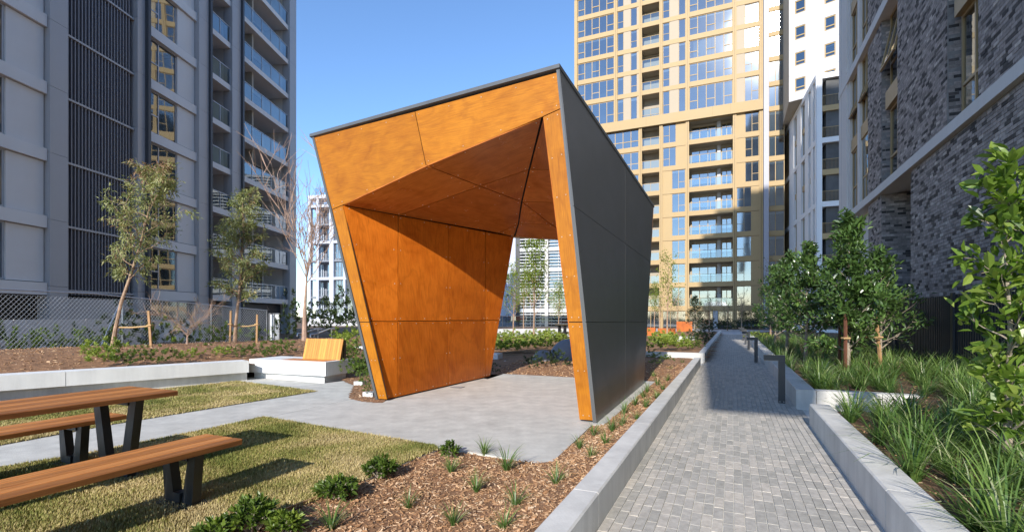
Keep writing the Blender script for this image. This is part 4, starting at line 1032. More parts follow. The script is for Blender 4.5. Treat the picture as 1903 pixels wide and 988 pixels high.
# unseen block added behind the viewpoint, shaped to shade path and gold tower
tb = empty('shade_block', 'unseen stepped block added behind the viewpoint to shade path and gold tower', 'building', uv(-13, 0), rz)
bx(tb, 'base', 'stone', -3, 3, -16, -12, -.1, 12.4)
for v0, v1, z0, z1 in ((1.0, 2.6, 12.4, 53), (2.6, 5.5, 26, 56), (5.5, 12, 26, 58), (12, 16, 12.4, 58)): bx(tb, 'shade_mass', 'char', -3, 3, -v1, -v0, z0, z1)
# black batten fence
fp0, fp1 = uv(26.5, 4.45), uv(10.2, 4.45)
t = empty('batten_fence', 'black vertical batten fence in front of the brick building', 'fence', fp0, math.atan2(ua.y, ua.x))
FLL = 16.3; n = int(FLL / .115)
for i in range(n):
    x = i * .115
    bx(t, 'batten', 'fence_blk', x, x + .05, -.02, .03, .12, 1.92)
for z in (.3, 1.7): bx(t, 'rail', 'fence_blk', 0, FLL, .032, .07, z, z + .05)
for x in (0.02, 4.2, 8.4, 12.6): bx(t, 'post', 'fence_blk', x - .01, x + .14, -.07, -.022, -.2, 1.97)

# ---------------------------------------------------------------- the dark tower on the left
LA, LBp = Vector((-21.3, 28.5)), Vector((-20.3, 46.0)); ld = (LBp - LA).normalized()
LP0, LP1 = LA - ld * 17, LBp + ld * .4
lb, lx, LL = facade('dark_tower', 'dark grey clad apartment tower with glass balconies and louvred corner', 'building', LP0, LP1)
Fl = [2.45 + 3.09 * k for k in range(0, 12)]; LT = 37.2; LDp = 2.2
bx(lb, 'core', 'room', .1, LL - .3, LDp, 14, -.5, LT); bx(lb, 'end_wall', 'white', LL - .3, LL, .35, 14, -.5, LT)
xl = {p: lx(p) for p in (248, 262, 272, 297, 330, 362, 380, 383, 425, 441, 443, 533, 545)}
# pilasters: pale face and dark flank
for a, c, y in ((xl[248], xl[262], -.25), (xl[362], xl[380], -.30), (xl[425], xl[441], -.28), (xl[533], LL, -.28)):
    last = 0
    for k in range(-1, 12):
        z0 = max(-.4, 2.45 + 3.09 * k + .42); z1 = 2.45 + 3.09 * (k + 1) + .405
        bx(lb, 'pilaster', 'char', a, c, y, .4, z0, z1)
    bx(lb, 'partition', 'greige', a + .1, c - .1, .4, LDp, -.4, LT)
for a in (xl[262], xl[380], xl[441]): bx(lb, 'dark_flank', 'char_d', a + .002, a + .20, -.45, .38, -.4, LT)
bx(lb, 'edge_strip', 'white', LL + .002, LL + .07, -.2, .3, -.4, LT)
for k, z in enumerate(Fl):
    zt = z + .56; nz = z + 3.09
    a, c, d, e = xl[272] - .25, xl[297], xl[330], xl[362]
    bx(lb, 'spandrel', 'greige', a, e, -.14, .35, z, zt); bx(lb, 'joint_strip', 'char_d', a, e, -.10, .3, zt + .002, zt + .035)
    bx(lb, 'floor_slab', 'soffit', a, e, .35, LDp, z + .1, z + .4)
    if nz < LT:
        w = d - a; fr_ = (c - a) / w
        win(lb, a, d, zt + .04, nz, (fr_, 1 - fr_), (.44, None), y=.08, fm='rail', gl='glass_d', blind=pick(0, .12, .2, .35), bar=.075, curtain=pick(None, None, (.6, 1), (0, .2)))
        bx(lb, 'infill_panel', 'greige', d + .01, e - .02, .02, .3, zt + .04, nz - .03); bx(lb, 'joint_strip', 'char_d', e - .02, e, .05, .3, zt + .04, nz - .03)
    for a, c, n_ in ((xl[383] + .18, xl[425], 2), (xl[443] + .18, xl[533], 5)):
        bx(lb, 'balcony_slab', 'greige', a, c, -.14, LDp, z + .12, z + .50)
        if nz < LT:
            bx(lb, 'back_wall', 'greige', a, c, LDp - .1, LDp - .01, z + .5, nz + .1)
            railing(lb, a, c, z + .48, 1.22, n_, y=-.12, fm='rail', th=.055)
            w = c - a
            if n_ == 5: win(lb, a + w * .35, c - w * .08, z + .52, nz - .15, (1, 1, 1), (None,) * 3, y=LDp - .2, fm='char_d', gl='glass_d', bar=.08); bx(lb, 'privacy_post', 'soffit', a + w * .30, a + w * .33, .3, LDp - .12, z + .502, nz + .11)
            else: win(lb, a + w * .05, a + w * .6, z + .52, nz - .25, (1, 1), (None,) * 2, y=LDp - .2, fm='char_d', gl='glass_d', bar=.08)
# ground storey
bx(lb, 'base_wall', 'greige', xl[272], xl[362], .02, .4, -.4, 1.2); win(lb, xl[272], xl[362], 1.2, 2.44, (1, 1, 1), (None,) * 3, y=.1, fm='rail', gl='glass_d')
bx(lb, 'base_wall', 'char_d', xl[383], xl[533], .6, .9, -.4, 2.5)
lx0 = lx(118); lx1 = xl[248]
# nearer window bays, left of the louvres
ex_ = [lx0 - .9, lx0 - .95]
for c in (lx0, lx0 - 5.2):
    for k in range(-1, 12):
        z0 = max(-.4, 2.45 + 3.09 * k + .42); bx(lb, 'pilaster', 'char', c - .9, c - .02, -.25, .4, z0, 2.45 + 3.09 * (k + 1) + .405)
    a, d, e = c - 5.18, c - 2.6, c - .92
    if a < 0: a = .02
    if d < a + .3: continue
    for k, z in enumerate(Fl):
        zt = z + .56; nz = z + 3.09
        bx(lb, 'spandrel', 'greige', a, e, -.14, .35, z, zt); bx(lb, 'floor_slab', 'soffit', a, e, .35, LDp, z + .1, z + .4)
        if nz < LT:
            win(lb, a, d, zt + .04, nz, (1, 1.3), (.44, None), y=.08, fm='rail', gl='glass_d', blind=pick(0, .12, .2, .35), bar=.075); bx(lb, 'infill_panel', 'greige', d + .01, e - .02, .02, .3, zt + .04, nz - .03)
# louvred corner: rails per storey, fins joined, flat black sheet behind
bx(lb, 'louvre_backing', 'black', lx0, lx1, .55, .7, 2.0, LT); bx(lb, 'base_wall', 'char', lx0, lx1, .05, .7, -.4, 2.35)
fm_ = MB(); n = int((lx1 - lx0) / .19)
for i in range(n):
    x = lx0 + i * .19; fm_.box(x, x + .055, -.02, .13, 2.5, LT)
fm_.build('louvre_fin', M['fin'], lb, False, kind='stuff')
for k, z in enumerate(Fl): bx(lb, 'louvre_rail', 'rail' if 0 else 'char', lx0, lx1, -.07, .16, z + .2, z + .30)
for k, z in enumerate(Fl):
    bx(lb, 'rear_bar', 'char', lx0, lx1, .40, .46, z + 1.2, z + 1.26)  # thin grey bar behind the fins on each storey

# ---------------------------------------------------------------- pale blue apartment block far left
bb, bxp, BL_ = facade('pale_block', 'pale blue grey apartment block with paired storey loggias far behind the trees', 'building', at(573, 588, 86).xy, at(760, 588, 82).xy)
bh = [1.5 + 3.1 * k for k in range(0, 8)]; BT = 21.6
bx(bb, 'core', 'bluegrey', .3, BL_, 2.6, 14, -1, BT - .3)
cp = [bxp(p) for p in (573, 577.5, 588, 592.5, 612, 620, 638, 642, 660, 668, 690, 760)]
for a, c in ((0, 1), (2, 3), (4, 5), (6, 7), (8, 9), (10, 11)):
    bx(bb, 'pier', 'bluewall', cp[a], cp[c], -.05, .6, -1, BT)
bx(bb, 'roof_edge', 'bluewall', 0, BL_, -.12, 2.6, BT + .002, BT + .6); railing(bb, .6, BL_ - 1, BT + .6, 1.5, 8, y=1.0, fm='bluegrey')
for k, z in enumerate(bh[:-1]):
    heavy = k % 2 == 0
    bx(bb, 'floor_slab', 'bluewall' if heavy else 'bluegrey', .05, BL_ - .05, -.02 if heavy else .1, 2.6, z, z + (.45 if heavy else .3))
    for a, c, kd in ((1, 2, 'l'), (3, 4, 'l'), (5, 6, 'w'), (7, 8, 'w'), (9, 10, 'w')):
        if kd == 'l':
            railing(bb, cp[a], cp[c], z + .45, .95, 1, y=.1, fm='bluegrey', bars=.14)
            win(bb, cp[a] + .1, cp[c] - .1, z + .46, z + 2.9, (1, 1), (None, None), y=2.3, fm='bluewall', gl='glass', bar=.12, blind=pick(0, .3, .6))
        else: win(bb, cp[a], cp[c], z + .46, z + 3.09, (1, 1, 1), (.4, None, .4), y=.35, fm='bluegrey', gl='glass', bar=.12, blind=pick(0, 0, .3))
bx(bb, 'base_wall', 'white', 0, BL_, -.2, .02, -1, 1.1)

# ---------------------------------------------------------------- grey louvred block seen through the pavilion
mb_, mx, ML = facade('louvred_block', 'grey block with white horizontal louvres seen through the pavilion opening', 'building', at(905, 588, 78).xy, at(1110, 588, 74).xy)
MT = 24.0; m0, m1, m2, m3, m4 = mx(958), mx(1002), mx(1013), mx(1019), ML
bx(mb_, 'core', 'bluegrey', .2, ML, 1.0, 12, -1, MT)
bx(mb_, 'wall_panel', 'bluewall', 0, m0, 0, 1.0, -1, MT); bx(mb_, 'corner_panel', 'char_d', m0, mx(966), .1, 1.0, -1, MT)
bx(mb_, 'pier', 'stone', m2, m3, -.3, 1.0, -1, MT)
for k in range(8):
    z = -1.0 + 3.1 * k
    win(mb_, mx(940), mx(946), z + .8, z + 2.8, (1,), (.4,), y=-.03, fm='char_d', gl='glass_d')
    for a, c in ((mx(966), m2), (m3, ML)):
        bx(mb_, 'floor_band', 'louvre', a, c, .0, .9, z, z + .55)
        win(mb_, a, c, z + .55, z + 3.1, (1,) * 4, (None,) * 4, y=.5, fm='char', gl='glass_d', bar=.1)
        for s_ in range(5): bx(mb_, 'louvre_blade', 'louvre', a, c, .05, .25, z + .85 + s_ * .47, z + .97 + s_ * .47)
        for s_ in range(1, 5): bx(mb_, 'louvre_post', 'louvre', a + (c - a) * s_ / 5, a + (c - a) * s_ / 5 + .08, .26, .34, z + .55, z + 3.1)
railf = at(915, 600, 60)
t = empty('glass_balustrade', 'dark glass balustrade along the terrace beyond the pavilion', 'balustrade', (railf.x, railf.y, 0))
railing(t, 0, 9.5, .2, 1.35, 8, fm='char_d', gl='glass_d')
# ================================================================ VEGETATION
def leaf_arrays(P, D, L, W, rng, tone, fold=.25, up=None):
    """one folded leaf (4 triangles) per row"""
    n = len(P); P = np.asarray(P, float); D = np.asarray(D, float); D /= np.maximum(np.linalg.norm(D, axis=1, keepdims=True), 1e-6)
    upv = rng.normal(0, .45, (n, 3)) + np.array([0, 0, 1.0])
    S = np.cross(D, upv); S /= np.maximum(np.linalg.norm(S, axis=1, keepdims=True), 1e-6); Nn = np.cross(S, D)
    L = np.asarray(L)[:, None]; W = np.asarray(W)[:, None]
    mc = P + D * L * .48 - Nn * W * fold * .2; ml = P + D * L * .45 + S * W * .5 + Nn * W * fold; mr = P + D * L * .45 - S * W * .5 + Nn * W * fold; tp = P + D * L - Nn * L * .10
    V = np.stack([P, mc, ml, mr, tp], 1).reshape(-1, 3); b = (np.arange(n) * 5)[:, None]
    F = np.concatenate([b + np.array(f) for f in ([0, 1, 2], [0, 3, 1], [2, 1, 4], [1, 3, 4])], 0)
    return V, F, np.repeat(np.clip(tone, 0, 1), 5)
def round_leaves(P, D, L, W, rng, tone, fold=.2):
    """broad oval leaf, eight triangles, creased along the midrib"""
    n = len(P); P = np.asarray(P, float); D = np.asarray(D, float); D /= np.maximum(np.linalg.norm(D, axis=1, keepdims=True), 1e-6)
    upv = rng.normal(0, .45, (n, 3)) + np.array([0, 0, 1.0]); S = np.cross(D, upv); S /= np.maximum(np.linalg.norm(S, axis=1, keepdims=True), 1e-6); Nn = np.cross(S, D)
    L = np.asarray(L)[:, None]; W = np.asarray(W)[:, None]; cv = rng.uniform(-.02, .16, (n, 1))
    q = lambda a, w, f: P + D * L * a + S * W * w + Nn * (W * f - L * cv * a * a)
    V = np.stack([q(0, 0, 0), q(.36, 0, -fold * .3), q(.70, 0, -fold * .3), q(1, 0, 0), q(.30, .42, fold), q(.66, .45, fold), q(.30, -.42, fold), q(.66, -.45, fold)], 1).reshape(-1, 3); b = (np.arange(n) * 8)[:, None]
    F = np.concatenate([b + np.array(f) for f in ([0, 1, 4], [4, 1, 2], [4, 2, 5], [5, 2, 3], [0, 6, 1], [6, 2, 1], [6, 7, 2], [7, 3, 2])], 0)
    return V, F, np.repeat(np.clip(tone, 0, 1), 8)
ROUND = {'magn', 'near', 'shrub', 'shrub_b'}
def leaf_object(name, P, D, L, W, rng, tone, m, parent, fold=.25):
    V, F, T = (round_leaves if m in [M[k] for k in ROUND] else leaf_arrays)(P, D, L, W, rng, tone)
    return link(name, np_mesh(name, V, F, T, m, False), parent)
def blade_mesh(n, h, spread, w, rng, droop=1.0, tone0=.5, segs=4, m='strap'):
    """a clump of arching strap leaves"""
    V, F, T = [], [], []
    for i in range(n):
        a = rng.uniform(0, 2 * math.pi); L = h * rng.uniform(.6, 1.25); e0 = rng.uniform(.75, 1.5); r0 = rng.uniform(0, spread)
        p = np.array([math.cos(a) * r0, math.sin(a) * r0, 0.0]); d = np.array([math.cos(a), math.sin(a)]); s = np.array([-d[1], d[0], 0])
        w_ = w * rng.uniform(.7, 1.3); b0 = len(V); tn = float(np.clip(rng.normal(tone0, .2), 0, 1)) if rng.random() > .06 else 1.5; e = e0
        for k in range(segs + 1):
            q = k / segs; ww = w_ * (1 - q ** 2.2) * .5 + .0004
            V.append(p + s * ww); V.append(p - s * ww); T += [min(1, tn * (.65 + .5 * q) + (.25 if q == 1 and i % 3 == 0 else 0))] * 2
            e = e0 - droop * 1.5 * q ** 1.3 * (1.6 - e0 * .6); p = p + np.array([d[0] * math.cos(e), d[1] * math.cos(e), math.sin(e)]) * L / segs
        for k in range(segs): j = b0 + 2 * k; F += [[j, j + 1, j + 3], [j, j + 3, j + 2]]
    return np_mesh('tuft', np.array(V), np.array(F), np.array(T), M[m], False)
def rdir(rng, n): v = rng.normal(0, 1, (n, 3)); return v / np.linalg.norm(v, axis=1, keepdims=True)

def shrub_mesh(rng, w, h, n, L, W, m, seed_tone=.5, clumps=9):
    """leafy mound: rosettes on short shoots spread through the volume"""
    P, D, T = [], [], []
    ce = []
    for i in range(clumps * 3):
        a = rng.uniform(0, 2 * math.pi); r = math.sqrt(rng.uniform(0, 1)) * .85; z = rng.uniform(.15, 1.0) * (1 - .55 * r * r) * rng.uniform(.7, 1.1)
        ce.append((math.cos(a) * r * w / 2, math.sin(a) * r * w / 2, z * h))
    per = max(4, n // len(ce))
    for c in ce:
        tt = rng.normal(seed_tone, .16); ax = np.array([c[0] * .7, c[1] * .7, h * .5]); ax /= np.linalg.norm(ax)
        for k in range(per):
            a = k * 2.4 + rng.uniform(-.4, .4); q = k / per
            o = np.cross(ax, [.3, .1, .9]); o /= max(np.linalg.norm(o), 1e-6); o2 = np.cross(ax, o)
            d = (o * math.cos(a) + o2 * math.sin(a)) * (1 - .6 * q) + ax * (.25 + .9 * q)
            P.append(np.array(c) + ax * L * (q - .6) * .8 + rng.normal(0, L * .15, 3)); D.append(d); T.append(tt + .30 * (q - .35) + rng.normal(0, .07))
    n = len(P); V, F, T = leaf_arrays(np.array(P), np.array(D), L * rng.uniform(.6, 1.2, n), W * rng.uniform(.7, 1.2, n), rng, np.array(T))
    V[:, 2] = np.maximum(V[:, 2], .005)
    return np_mesh('foliage', V, F, T, M[m], False)

def plant(name, label, cat, loc, mesh, rot=0, sc=1.0, group=None, scz=None, stem=True):
    o = link(name, mesh, None, loc, (0, 0, rot)); o.scale = (sc, sc, scz or sc); return tag(o, label, cat, group)

vr = np.random.default_rng(11)
# --- young grass tufts in the mulch bed
tuft_m = [blade_mesh(46, .20, .02, .007, vr, .7, .62) for _ in range(5)]
near_t = [((941, 873), 1.25, 'green strappy tuft at the edge of the slab, right of the leafy seedling'), ((900, 845), 1.0, 'green strappy tuft left of the one at the slab edge'), ((838, 878), .95, 'strappy tuft in the mulch below the leafy seedling'),
          ((885, 912), 1.05, 'strappy tuft in the middle of the front mulch bed'), ((957, 942), .95, 'strappy tuft right of the middle one, near the path wall'), ((759, 943), .9, 'strappy tuft between the two larger leafy shrubs and the path wall'),
          ((843, 975), .95, 'strappy tuft low in the mulch bed, straight below the middle one'), ((937, 985), .9, 'strappy tuft cut by the bottom edge nearest the path wall'), ((1034, 900), .95, 'strappy tuft by the front corner of the slab'), ((616, 982), 1.15, 'strappy tuft at the bottom edge beside the big glossy shrub'),
          ((1077, 832), .9, 'strappy tuft beside the slab just before the plywood leg'), ((1098, 853), .8, 'strappy tuft between the slab corner and path wall'), ((1103, 808), 1.0, 'strappy tuft right at the foot of the plywood leg'), ((1125, 826), .9, 'small tuft against the path wall opposite the plywood leg')]
for i, ((px, py), s, lb) in enumerate(near_t):
    p = gp(px, py, .06); z = float(bed_front(np.array([p.x]), np.array([p.y]))[0]); p = gp(px, py, z)
    plant('grass_tuft', lb, 'grass tuft', p - Vector((0, 0, .004)), tuft_m[i % 5], rnd.uniform(0, 6), s * rnd.uniform(.9, 1.05), 'grass tufts in the mulch')
for i, (px, py) in enumerate(((1138, 800), (1160, 768), (1156, 790), (1183, 780), (1180, 752), (1200, 757), (1203, 728), (1222, 742), (1222, 715), (1196, 738), (1222, 690), (1240, 708), (1245, 690), (1258, 672), (1214, 702), (1262, 664), (1276, 668), (1255, 660), (1268, 676), (1238, 676), (1232, 724))):
    p = gp(px, py, .08); z = float(bed_front(np.array([p.x]), np.array([p.y]))[0]); p = gp(px, py, z)
    plant('grass_tuft', 'small green tuft in the mulch strip between grey cladding and path wall', 'grass tuft', p - Vector((0, 0, .004)), tuft_m[i % 5], rnd.uniform(0, 6), rnd.uniform(.75, 1.15), 'tufts in the mulch strip')
# --- broad leaved shrubs along the lawn edge, large enough to show single leaves
def rosette_shrub(label, base, w, h, shoots, L, W, m, rng, tone0, group):
    w *= .82; h *= .72; t = empty('leafy_shrub', label, 'shrub', base, 0, group); P, D, LL_, WW, T = [], [], [], [], []; st = MB()
    for s_ in range(shoots):
        a = s_ * 2.4 + rng.uniform(-.5, .5); r = w / 2 * math.sqrt((s_ + .5) / shoots) * .95; top = np.array([math.cos(a) * r, math.sin(a) * r * .85, h * (1 - .55 * (r / (w / 2)) ** 2) * rng.uniform(.72, 1.08)])
        b0 = np.array([top[0] * .25, top[1] * .25, 0]); st.tube([tuple(b0), tuple((b0 + top) / 2 + [0, 0, .02]), tuple(top)], [.006, .005, .003], 5)
        ax = top - b0 * .5; ax /= np.linalg.norm(ax); o = np.cross(ax, [.3, .2, .9]); o /= np.linalg.norm(o); o2 = np.cross(ax, o); tt = rng.normal(tone0, .13)
        for k in range(15):
            q = k / 15; an = k * 2.4 + rng.uniform(-.3, .3); d = (o * math.cos(an) + o2 * math.sin(an)) * (1.0 - .65 * q) + ax * (.15 + 1.0 * q)
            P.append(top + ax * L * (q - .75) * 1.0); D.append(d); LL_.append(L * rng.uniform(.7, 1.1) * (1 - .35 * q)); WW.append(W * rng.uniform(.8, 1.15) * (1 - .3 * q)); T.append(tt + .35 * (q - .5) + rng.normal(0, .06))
    st.build('stem', M['bark_g'], t, False); leaf_object('foliage', np.array(P), np.array(D), np.array(LL_), np.array(WW), rng, np.array(T), M[m], t); return t
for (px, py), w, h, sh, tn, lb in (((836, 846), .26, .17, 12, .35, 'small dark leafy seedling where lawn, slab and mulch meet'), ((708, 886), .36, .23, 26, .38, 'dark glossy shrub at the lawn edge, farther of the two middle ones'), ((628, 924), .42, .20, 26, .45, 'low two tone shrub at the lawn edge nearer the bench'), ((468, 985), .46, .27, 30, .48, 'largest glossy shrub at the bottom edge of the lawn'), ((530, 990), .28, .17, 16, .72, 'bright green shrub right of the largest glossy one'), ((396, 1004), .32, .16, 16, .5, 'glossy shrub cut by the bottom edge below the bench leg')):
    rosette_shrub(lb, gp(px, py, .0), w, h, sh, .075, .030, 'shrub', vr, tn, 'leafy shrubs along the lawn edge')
# timber lawn edging
t = empty('lawn_edging', 'thin grey timber edging between lawn and front mulch', 'edging', gp(563, 938)); b = MB()
for a, c in (((390, 990), (523, 953)), ((523, 953), (563, 938)), ((563, 938), (669, 895))):
    p, q = gp(*a), gp(*c); d = (q - p).normalized(); b.obox(p + Vector((0, 0, -.04)), d, Vector((-d.y, d.x, 0)), (0, 0, 1), (q - p).length - .004, .018, .065)
b.build('board', M['stake'], t)

# --- strappy planting mass along the right bed
def strap_mass():
    V, F, T, n0 = [], [], [], 0; base = [blade_mesh(64, .52, .05, .013, vr, 1.0, .55, 4) for _ in range(3)] + [blade_mesh(34, .46, .05, .012, vr, .95, .5, 3) for _ in range(2)]
    dat = []
    for me in base:
        v = np.empty(len(me.vertices) * 3, np.float32); me.vertices.foreach_get('co', v); f = np.empty(len(me.polygons) * 3, np.int32); me.polygons.foreach_get('vertices', f); tt = np.empty(len(me.vertices), np.float32); me.attributes['tone'].data.foreach_get('value', tt)
        dat.append((v.reshape(-1, 3), f.reshape(-1, 3), tt)); bpy.data.meshes.remove(me)
    sp = []
    u = 3.0
    while u < 30:
        st = .30 if u < 12 else .5
        for v in np.arange(1.34, 4.5, st):
            sp.append((u + rnd.uniform(-.12, .12), v + rnd.uniform(-.1, .1)))
        u += st
    for u, v in sp:
        if 7.5 < u < 9.35 and v < 2.55: continue
        if 9.3 < u < 13.5 and 1.3 < v < 3.2 and rnd.random() < .45: continue
        if v > 3.4 and rnd.random() < .4: continue
        if 3 < u < 7 and v < 1.55 and rnd.random() < .5: continue
        p = uv(u, v); k = rnd.randrange(3) if u < 13 else 3 + rnd.randrange(2); vv, ff, tt = dat[k]; a = rnd.uniform(0, 6.3); s = rnd.uniform(.72, 1.12)
        R_ = np.array([[math.cos(a), -math.sin(a), 0], [math.sin(a), math.cos(a), 0], [0, 0, 1]]) * s
        z = float(bed_right(np.array([p.x]), np.array([p.y]))[0])
        V.append(vv @ R_.T + np.array([p.x, p.y, z - .01])); F.append(ff + n0); T.append(np.clip(tt + rnd.gauss(0, .1), 0, 1)); n0 += len(vv)
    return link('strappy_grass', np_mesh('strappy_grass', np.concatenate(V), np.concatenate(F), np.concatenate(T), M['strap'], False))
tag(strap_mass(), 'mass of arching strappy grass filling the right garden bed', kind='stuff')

# --- trees
def bend(p0, d, L, n, rng, wob=.12, grav=0.0, up=0.0):
    pts = [np.array(p0, float)]; d = np.array(d, float); d /= np.linalg.norm(d)
    for k in range(n):
        d = d + rng.normal(0, wob, 3) + np.array([0, 0, up - grav * (k / n)]); d /= np.linalg.norm(d); pts.append(pts[-1] + d * L / n)
    return pts, d
def tree(name, label, base, trunk, r0, rng, nb, t0, t1, blen, elev, sub, leafspec, wood='bark', leafm='sage', group=None, up=.05, extra=None, singles=0, cat='tree', twig_r=.004, sublen=.45, skip_azi=None, leader=True):
    """tapered trunk, limbs, twigs and separate leaves; trunk is a list of offsets from base"""
    t = empty(name, label, cat, base, 0, group); T = MB(); B = MB()
    tp = [np.array(p, float) for p in trunk]; n = len(tp); rr = [r0 * (1 - .85 * i / (n - 1)) for i in range(n)]
    rr[0] *= 1.35; T.tube([tuple(p) for p in tp], rr, 8); T.build('trunk', M[wood], t, False)
    tips = []
    def along(q): x = q * (n - 1); i = min(int(x), n - 2); return tp[i] + (tp[i + 1] - tp[i]) * (x - i)
    for k in range(nb):
        q = t0 + (t1 - t0) * (k + rng.uniform(0, .8)) / nb; p = along(q); a = k * 2.39996 + rng.uniform(-.4, .4)
        L = blen(q) * rng.uniform(.75, 1.15); e = elev(q) + rng.normal(0, .12)
        d = np.array([math.cos(a) * math.cos(e), math.sin(a) * math.cos(e), math.sin(e)]); pts, dl = bend(p, d, L, 5, rng, .10, 0, up)
        rb = max(twig_r * 1.3, r0 * (1 - .85 * q) * .5); B.tube([tuple(x) for x in pts], [rb * (1 - .8 * i / 5) for i in range(6)], 5)
        for s_ in range(sub):
            i = 1 + rng.integers(0, 5) if sub > 1 else 4; i = min(i, 5); dd = dl * .7 + rdir(rng, 1)[0] * .75 + np.array([0, 0, up * 3]); l2 = L * sublen * rng.uniform(.5, 1.1)
            p2, d2 = bend(pts[i], dd, l2, 3, rng, .15, 0, up); B.tube([tuple(x) for x in p2], [rb * .35 + .001, rb * .28 + .001, twig_r * .8, twig_r * .5], 4, cap=False); tips.append((p2, d2))
            if extra:
                for _ in range(extra):
                    j = rng.integers(1, 4); p3, d3 = bend(p2[j], d2 * .8 + rdir(rng, 1)[0] * .6 + np.array([0, 0, up * 4]), l2 * rng.uniform(.4, .9), 2, rng, .15, 0, up); B.tube([tuple(x) for x in p3], [twig_r * .7, twig_r * .5, twig_r * .3], 3, cap=False); tips.append((p3, d3))
        tips.append((pts[3:], dl))
    B.build('branches', M['twig' if wood == 'twig' else wood], t, False, kind=None)
    if leafspec:
        n_l, L, W, droop, tone0, spread, toptone = leafspec; P, D, LL_, TT = [], [], [], []; zmax = max(p[0][-1][2] for p in tips)
        for p2, d2 in tips:
            tt = rng.normal(tone0, .15)
            for k in range(n_l):
                q = rng.uniform(.25, 1.0); x = q * (len(p2) - 1); i = min(int(x), len(p2) - 2); p = p2[i] + (p2[i + 1] - p2[i]) * (x - i) + rng.normal(0, spread, 3)
                d = d2 * .6 + rdir(rng, 1)[0] * .8 + np.array([0, 0, -droop]); P.append(p); D.append(d); LL_.append(L * rng.uniform(.6, 1.2))
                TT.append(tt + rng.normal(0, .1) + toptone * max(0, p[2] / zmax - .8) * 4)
        P, D, LL_, TT = np.array(P), np.array(D), np.array(LL_), np.array(TT)
        if singles:
            wp = P + np.array(base); dist = np.linalg.norm(wp - np.array([0, 0, EYE]), axis=1); order = np.argsort(dist); one = order[:singles]; rest = order[singles:]
            var = []
            for k in range(6):
                v, f, tn = round_leaves(np.zeros((1, 3)), np.array([[1.0, 0, 0]]), [L], [W], rng, np.array([.2 + .13 * k])); var.append(np_mesh('leaf', v, f, tn, M[leafm], False))
            for i in one:
                k = int(min(5, max(0, (TT[i] - .135) / .13))); d = Vector(D[i]).normalized(); o = link('leaf', var[k], t, P[i]); o.rotation_mode = 'QUATERNION'; o.rotation_quaternion = d.to_track_quat('X', 'Z'); o.scale = (LL_[i] / L,) * 3
            P, D, LL_, TT = P[rest], D[rest], LL_[rest], TT[rest]
        leaf_object('crown', P, D, LL_, W * (LL_ / L), rng, TT, M[leafm], t)
    return t
def crv(dx, dy, h, n=7, wob=.03, rng=vr):
    return [(dx * (i / n) ** 1.2 + (rng.normal(0, wob) if 0 < i else 0), dy * (i / n) + (rng.normal(0, wob) if 0 < i else 0), h * i / n) for i in range(n + 1)]
def stake(px, py, top, Y, label, m='stake', lean=0.0, r=.026, tie=None):
    p = at(px, py, Y); q = at(px + lean, top, Y); t = empty('tree_stake', label, 'stake', p); b = MB(); d = Vector((0, 0, 1))
    b.obox(p - Vector((r, r, .15)), Vector((1, .2, 0)), Vector((-.2, 1, 0)), q - p, 2 * r, 2 * r, (q - p).length + .15); b.build('post', M[m], t)
    if tie:
        for ty, tr in tie:
            a = at(px + lean * .7, ty, Y); c = tr; mid = (a + c) / 2 + Vector((0, 0, -.03)); b = MB()
            b.tube([a + Vector((0, 0, -.02)), mid, c], .022, 6); b.tube([a + Vector((-.05, -.04, 0)), a + Vector((.05, -.04, 0)), a + Vector((.05, .05, 0)), a + Vector((-.05, .05, 0)), a + Vector((-.05, -.04, 0))], .02, 6); b.build('tie', M['hessian'], t)
    return t
# left eucalypts
e1 = at(208, 650, 13.6)
tree('eucalypt_tree', 'leaning young eucalypt with drooping leaves beside the left stake', e1, [(0, 0, -.1), (.10, 0, .6), (.24, .02, 1.3), (.46, .05, 2.0), (.66, .08, 2.7), (.86, .1, 3.5), (1.02, .1, 4.2), (1.12, .12, 4.75)], .055, np.random.default_rng(21), 30, .40, .98, lambda q: .30 + .85 * (1 - abs(q - .62) * 1.9), lambda q: .35 + .5 * q, 5, (26, .145, .032, .55, .60, .06, .55), up=.02, group='young eucalypts on the mulch bank')
e2 = at(436, 642, 16.0)
tree('eucalypt_tree', 'upright dense young eucalypt between the two pale stakes', e2, [(0, 0, -.1), (.04, 0, .7), (.12, 0, 1.5), (.20, 0, 2.3), (.22, .03, 3.0), (.26, .03, 3.8), (.24, .03, 4.75)], .055, np.random.default_rng(22), 38, .30, .98, lambda q: .38 + .82 * (1 - q) ** .8 * min(1, (q - .15) * 4), lambda q: .25 + .6 * q, 5, (28, .13, .032, .45, .52, .06, .15), up=.02, group='young eucalypts on the mulch bank')
e3 = at(566, 640, 17.0)
tree('bare_tree', 'tall leafless vase shaped tree behind the slatted seat', e3, [(0, 0, -.2), (0, 0, 1.0), (.05, 0, 1.9), (.08, .05, 2.7)], .085, np.random.default_rng(5), 12, .72, 1.0, lambda q: 3.3, lambda q: 1.02, 8, None, 'twig', up=.07, extra=3, twig_r=.012, sublen=.42)
tree('bare_shrub', 'small bare branching tree in the mulch bank before the wire fence', at(348, 645, 14.6), [(0, 0, -.1), (0, 0, .3), (.03, 0, .55)], .035, np.random.default_rng(9), 14, .5, 1.0, lambda q: 1.0, lambda q: .72, 6, (3, .03, .014, 0, .95, .02, 0), 'twig', up=.03, extra=3, twig_r=.005, sublen=.5, leafm='sage', cat='tree')
stake(283, 662, 577, 13.2, 'leftmost pale timber stake beside the leaning eucalypt', lean=-6, tie=[(604, at(214, 608, 13.7))])
stake(427, 645, 577, 15.6, 'pale timber stake left of the upright eucalypt', lean=2, tie=[(602, at(442, 606, 16))])
stake(477, 640, 584, 15.6, 'short pale timber stake right of the upright eucalypt', lean=1, tie=[(602, at(447, 606, 16))])
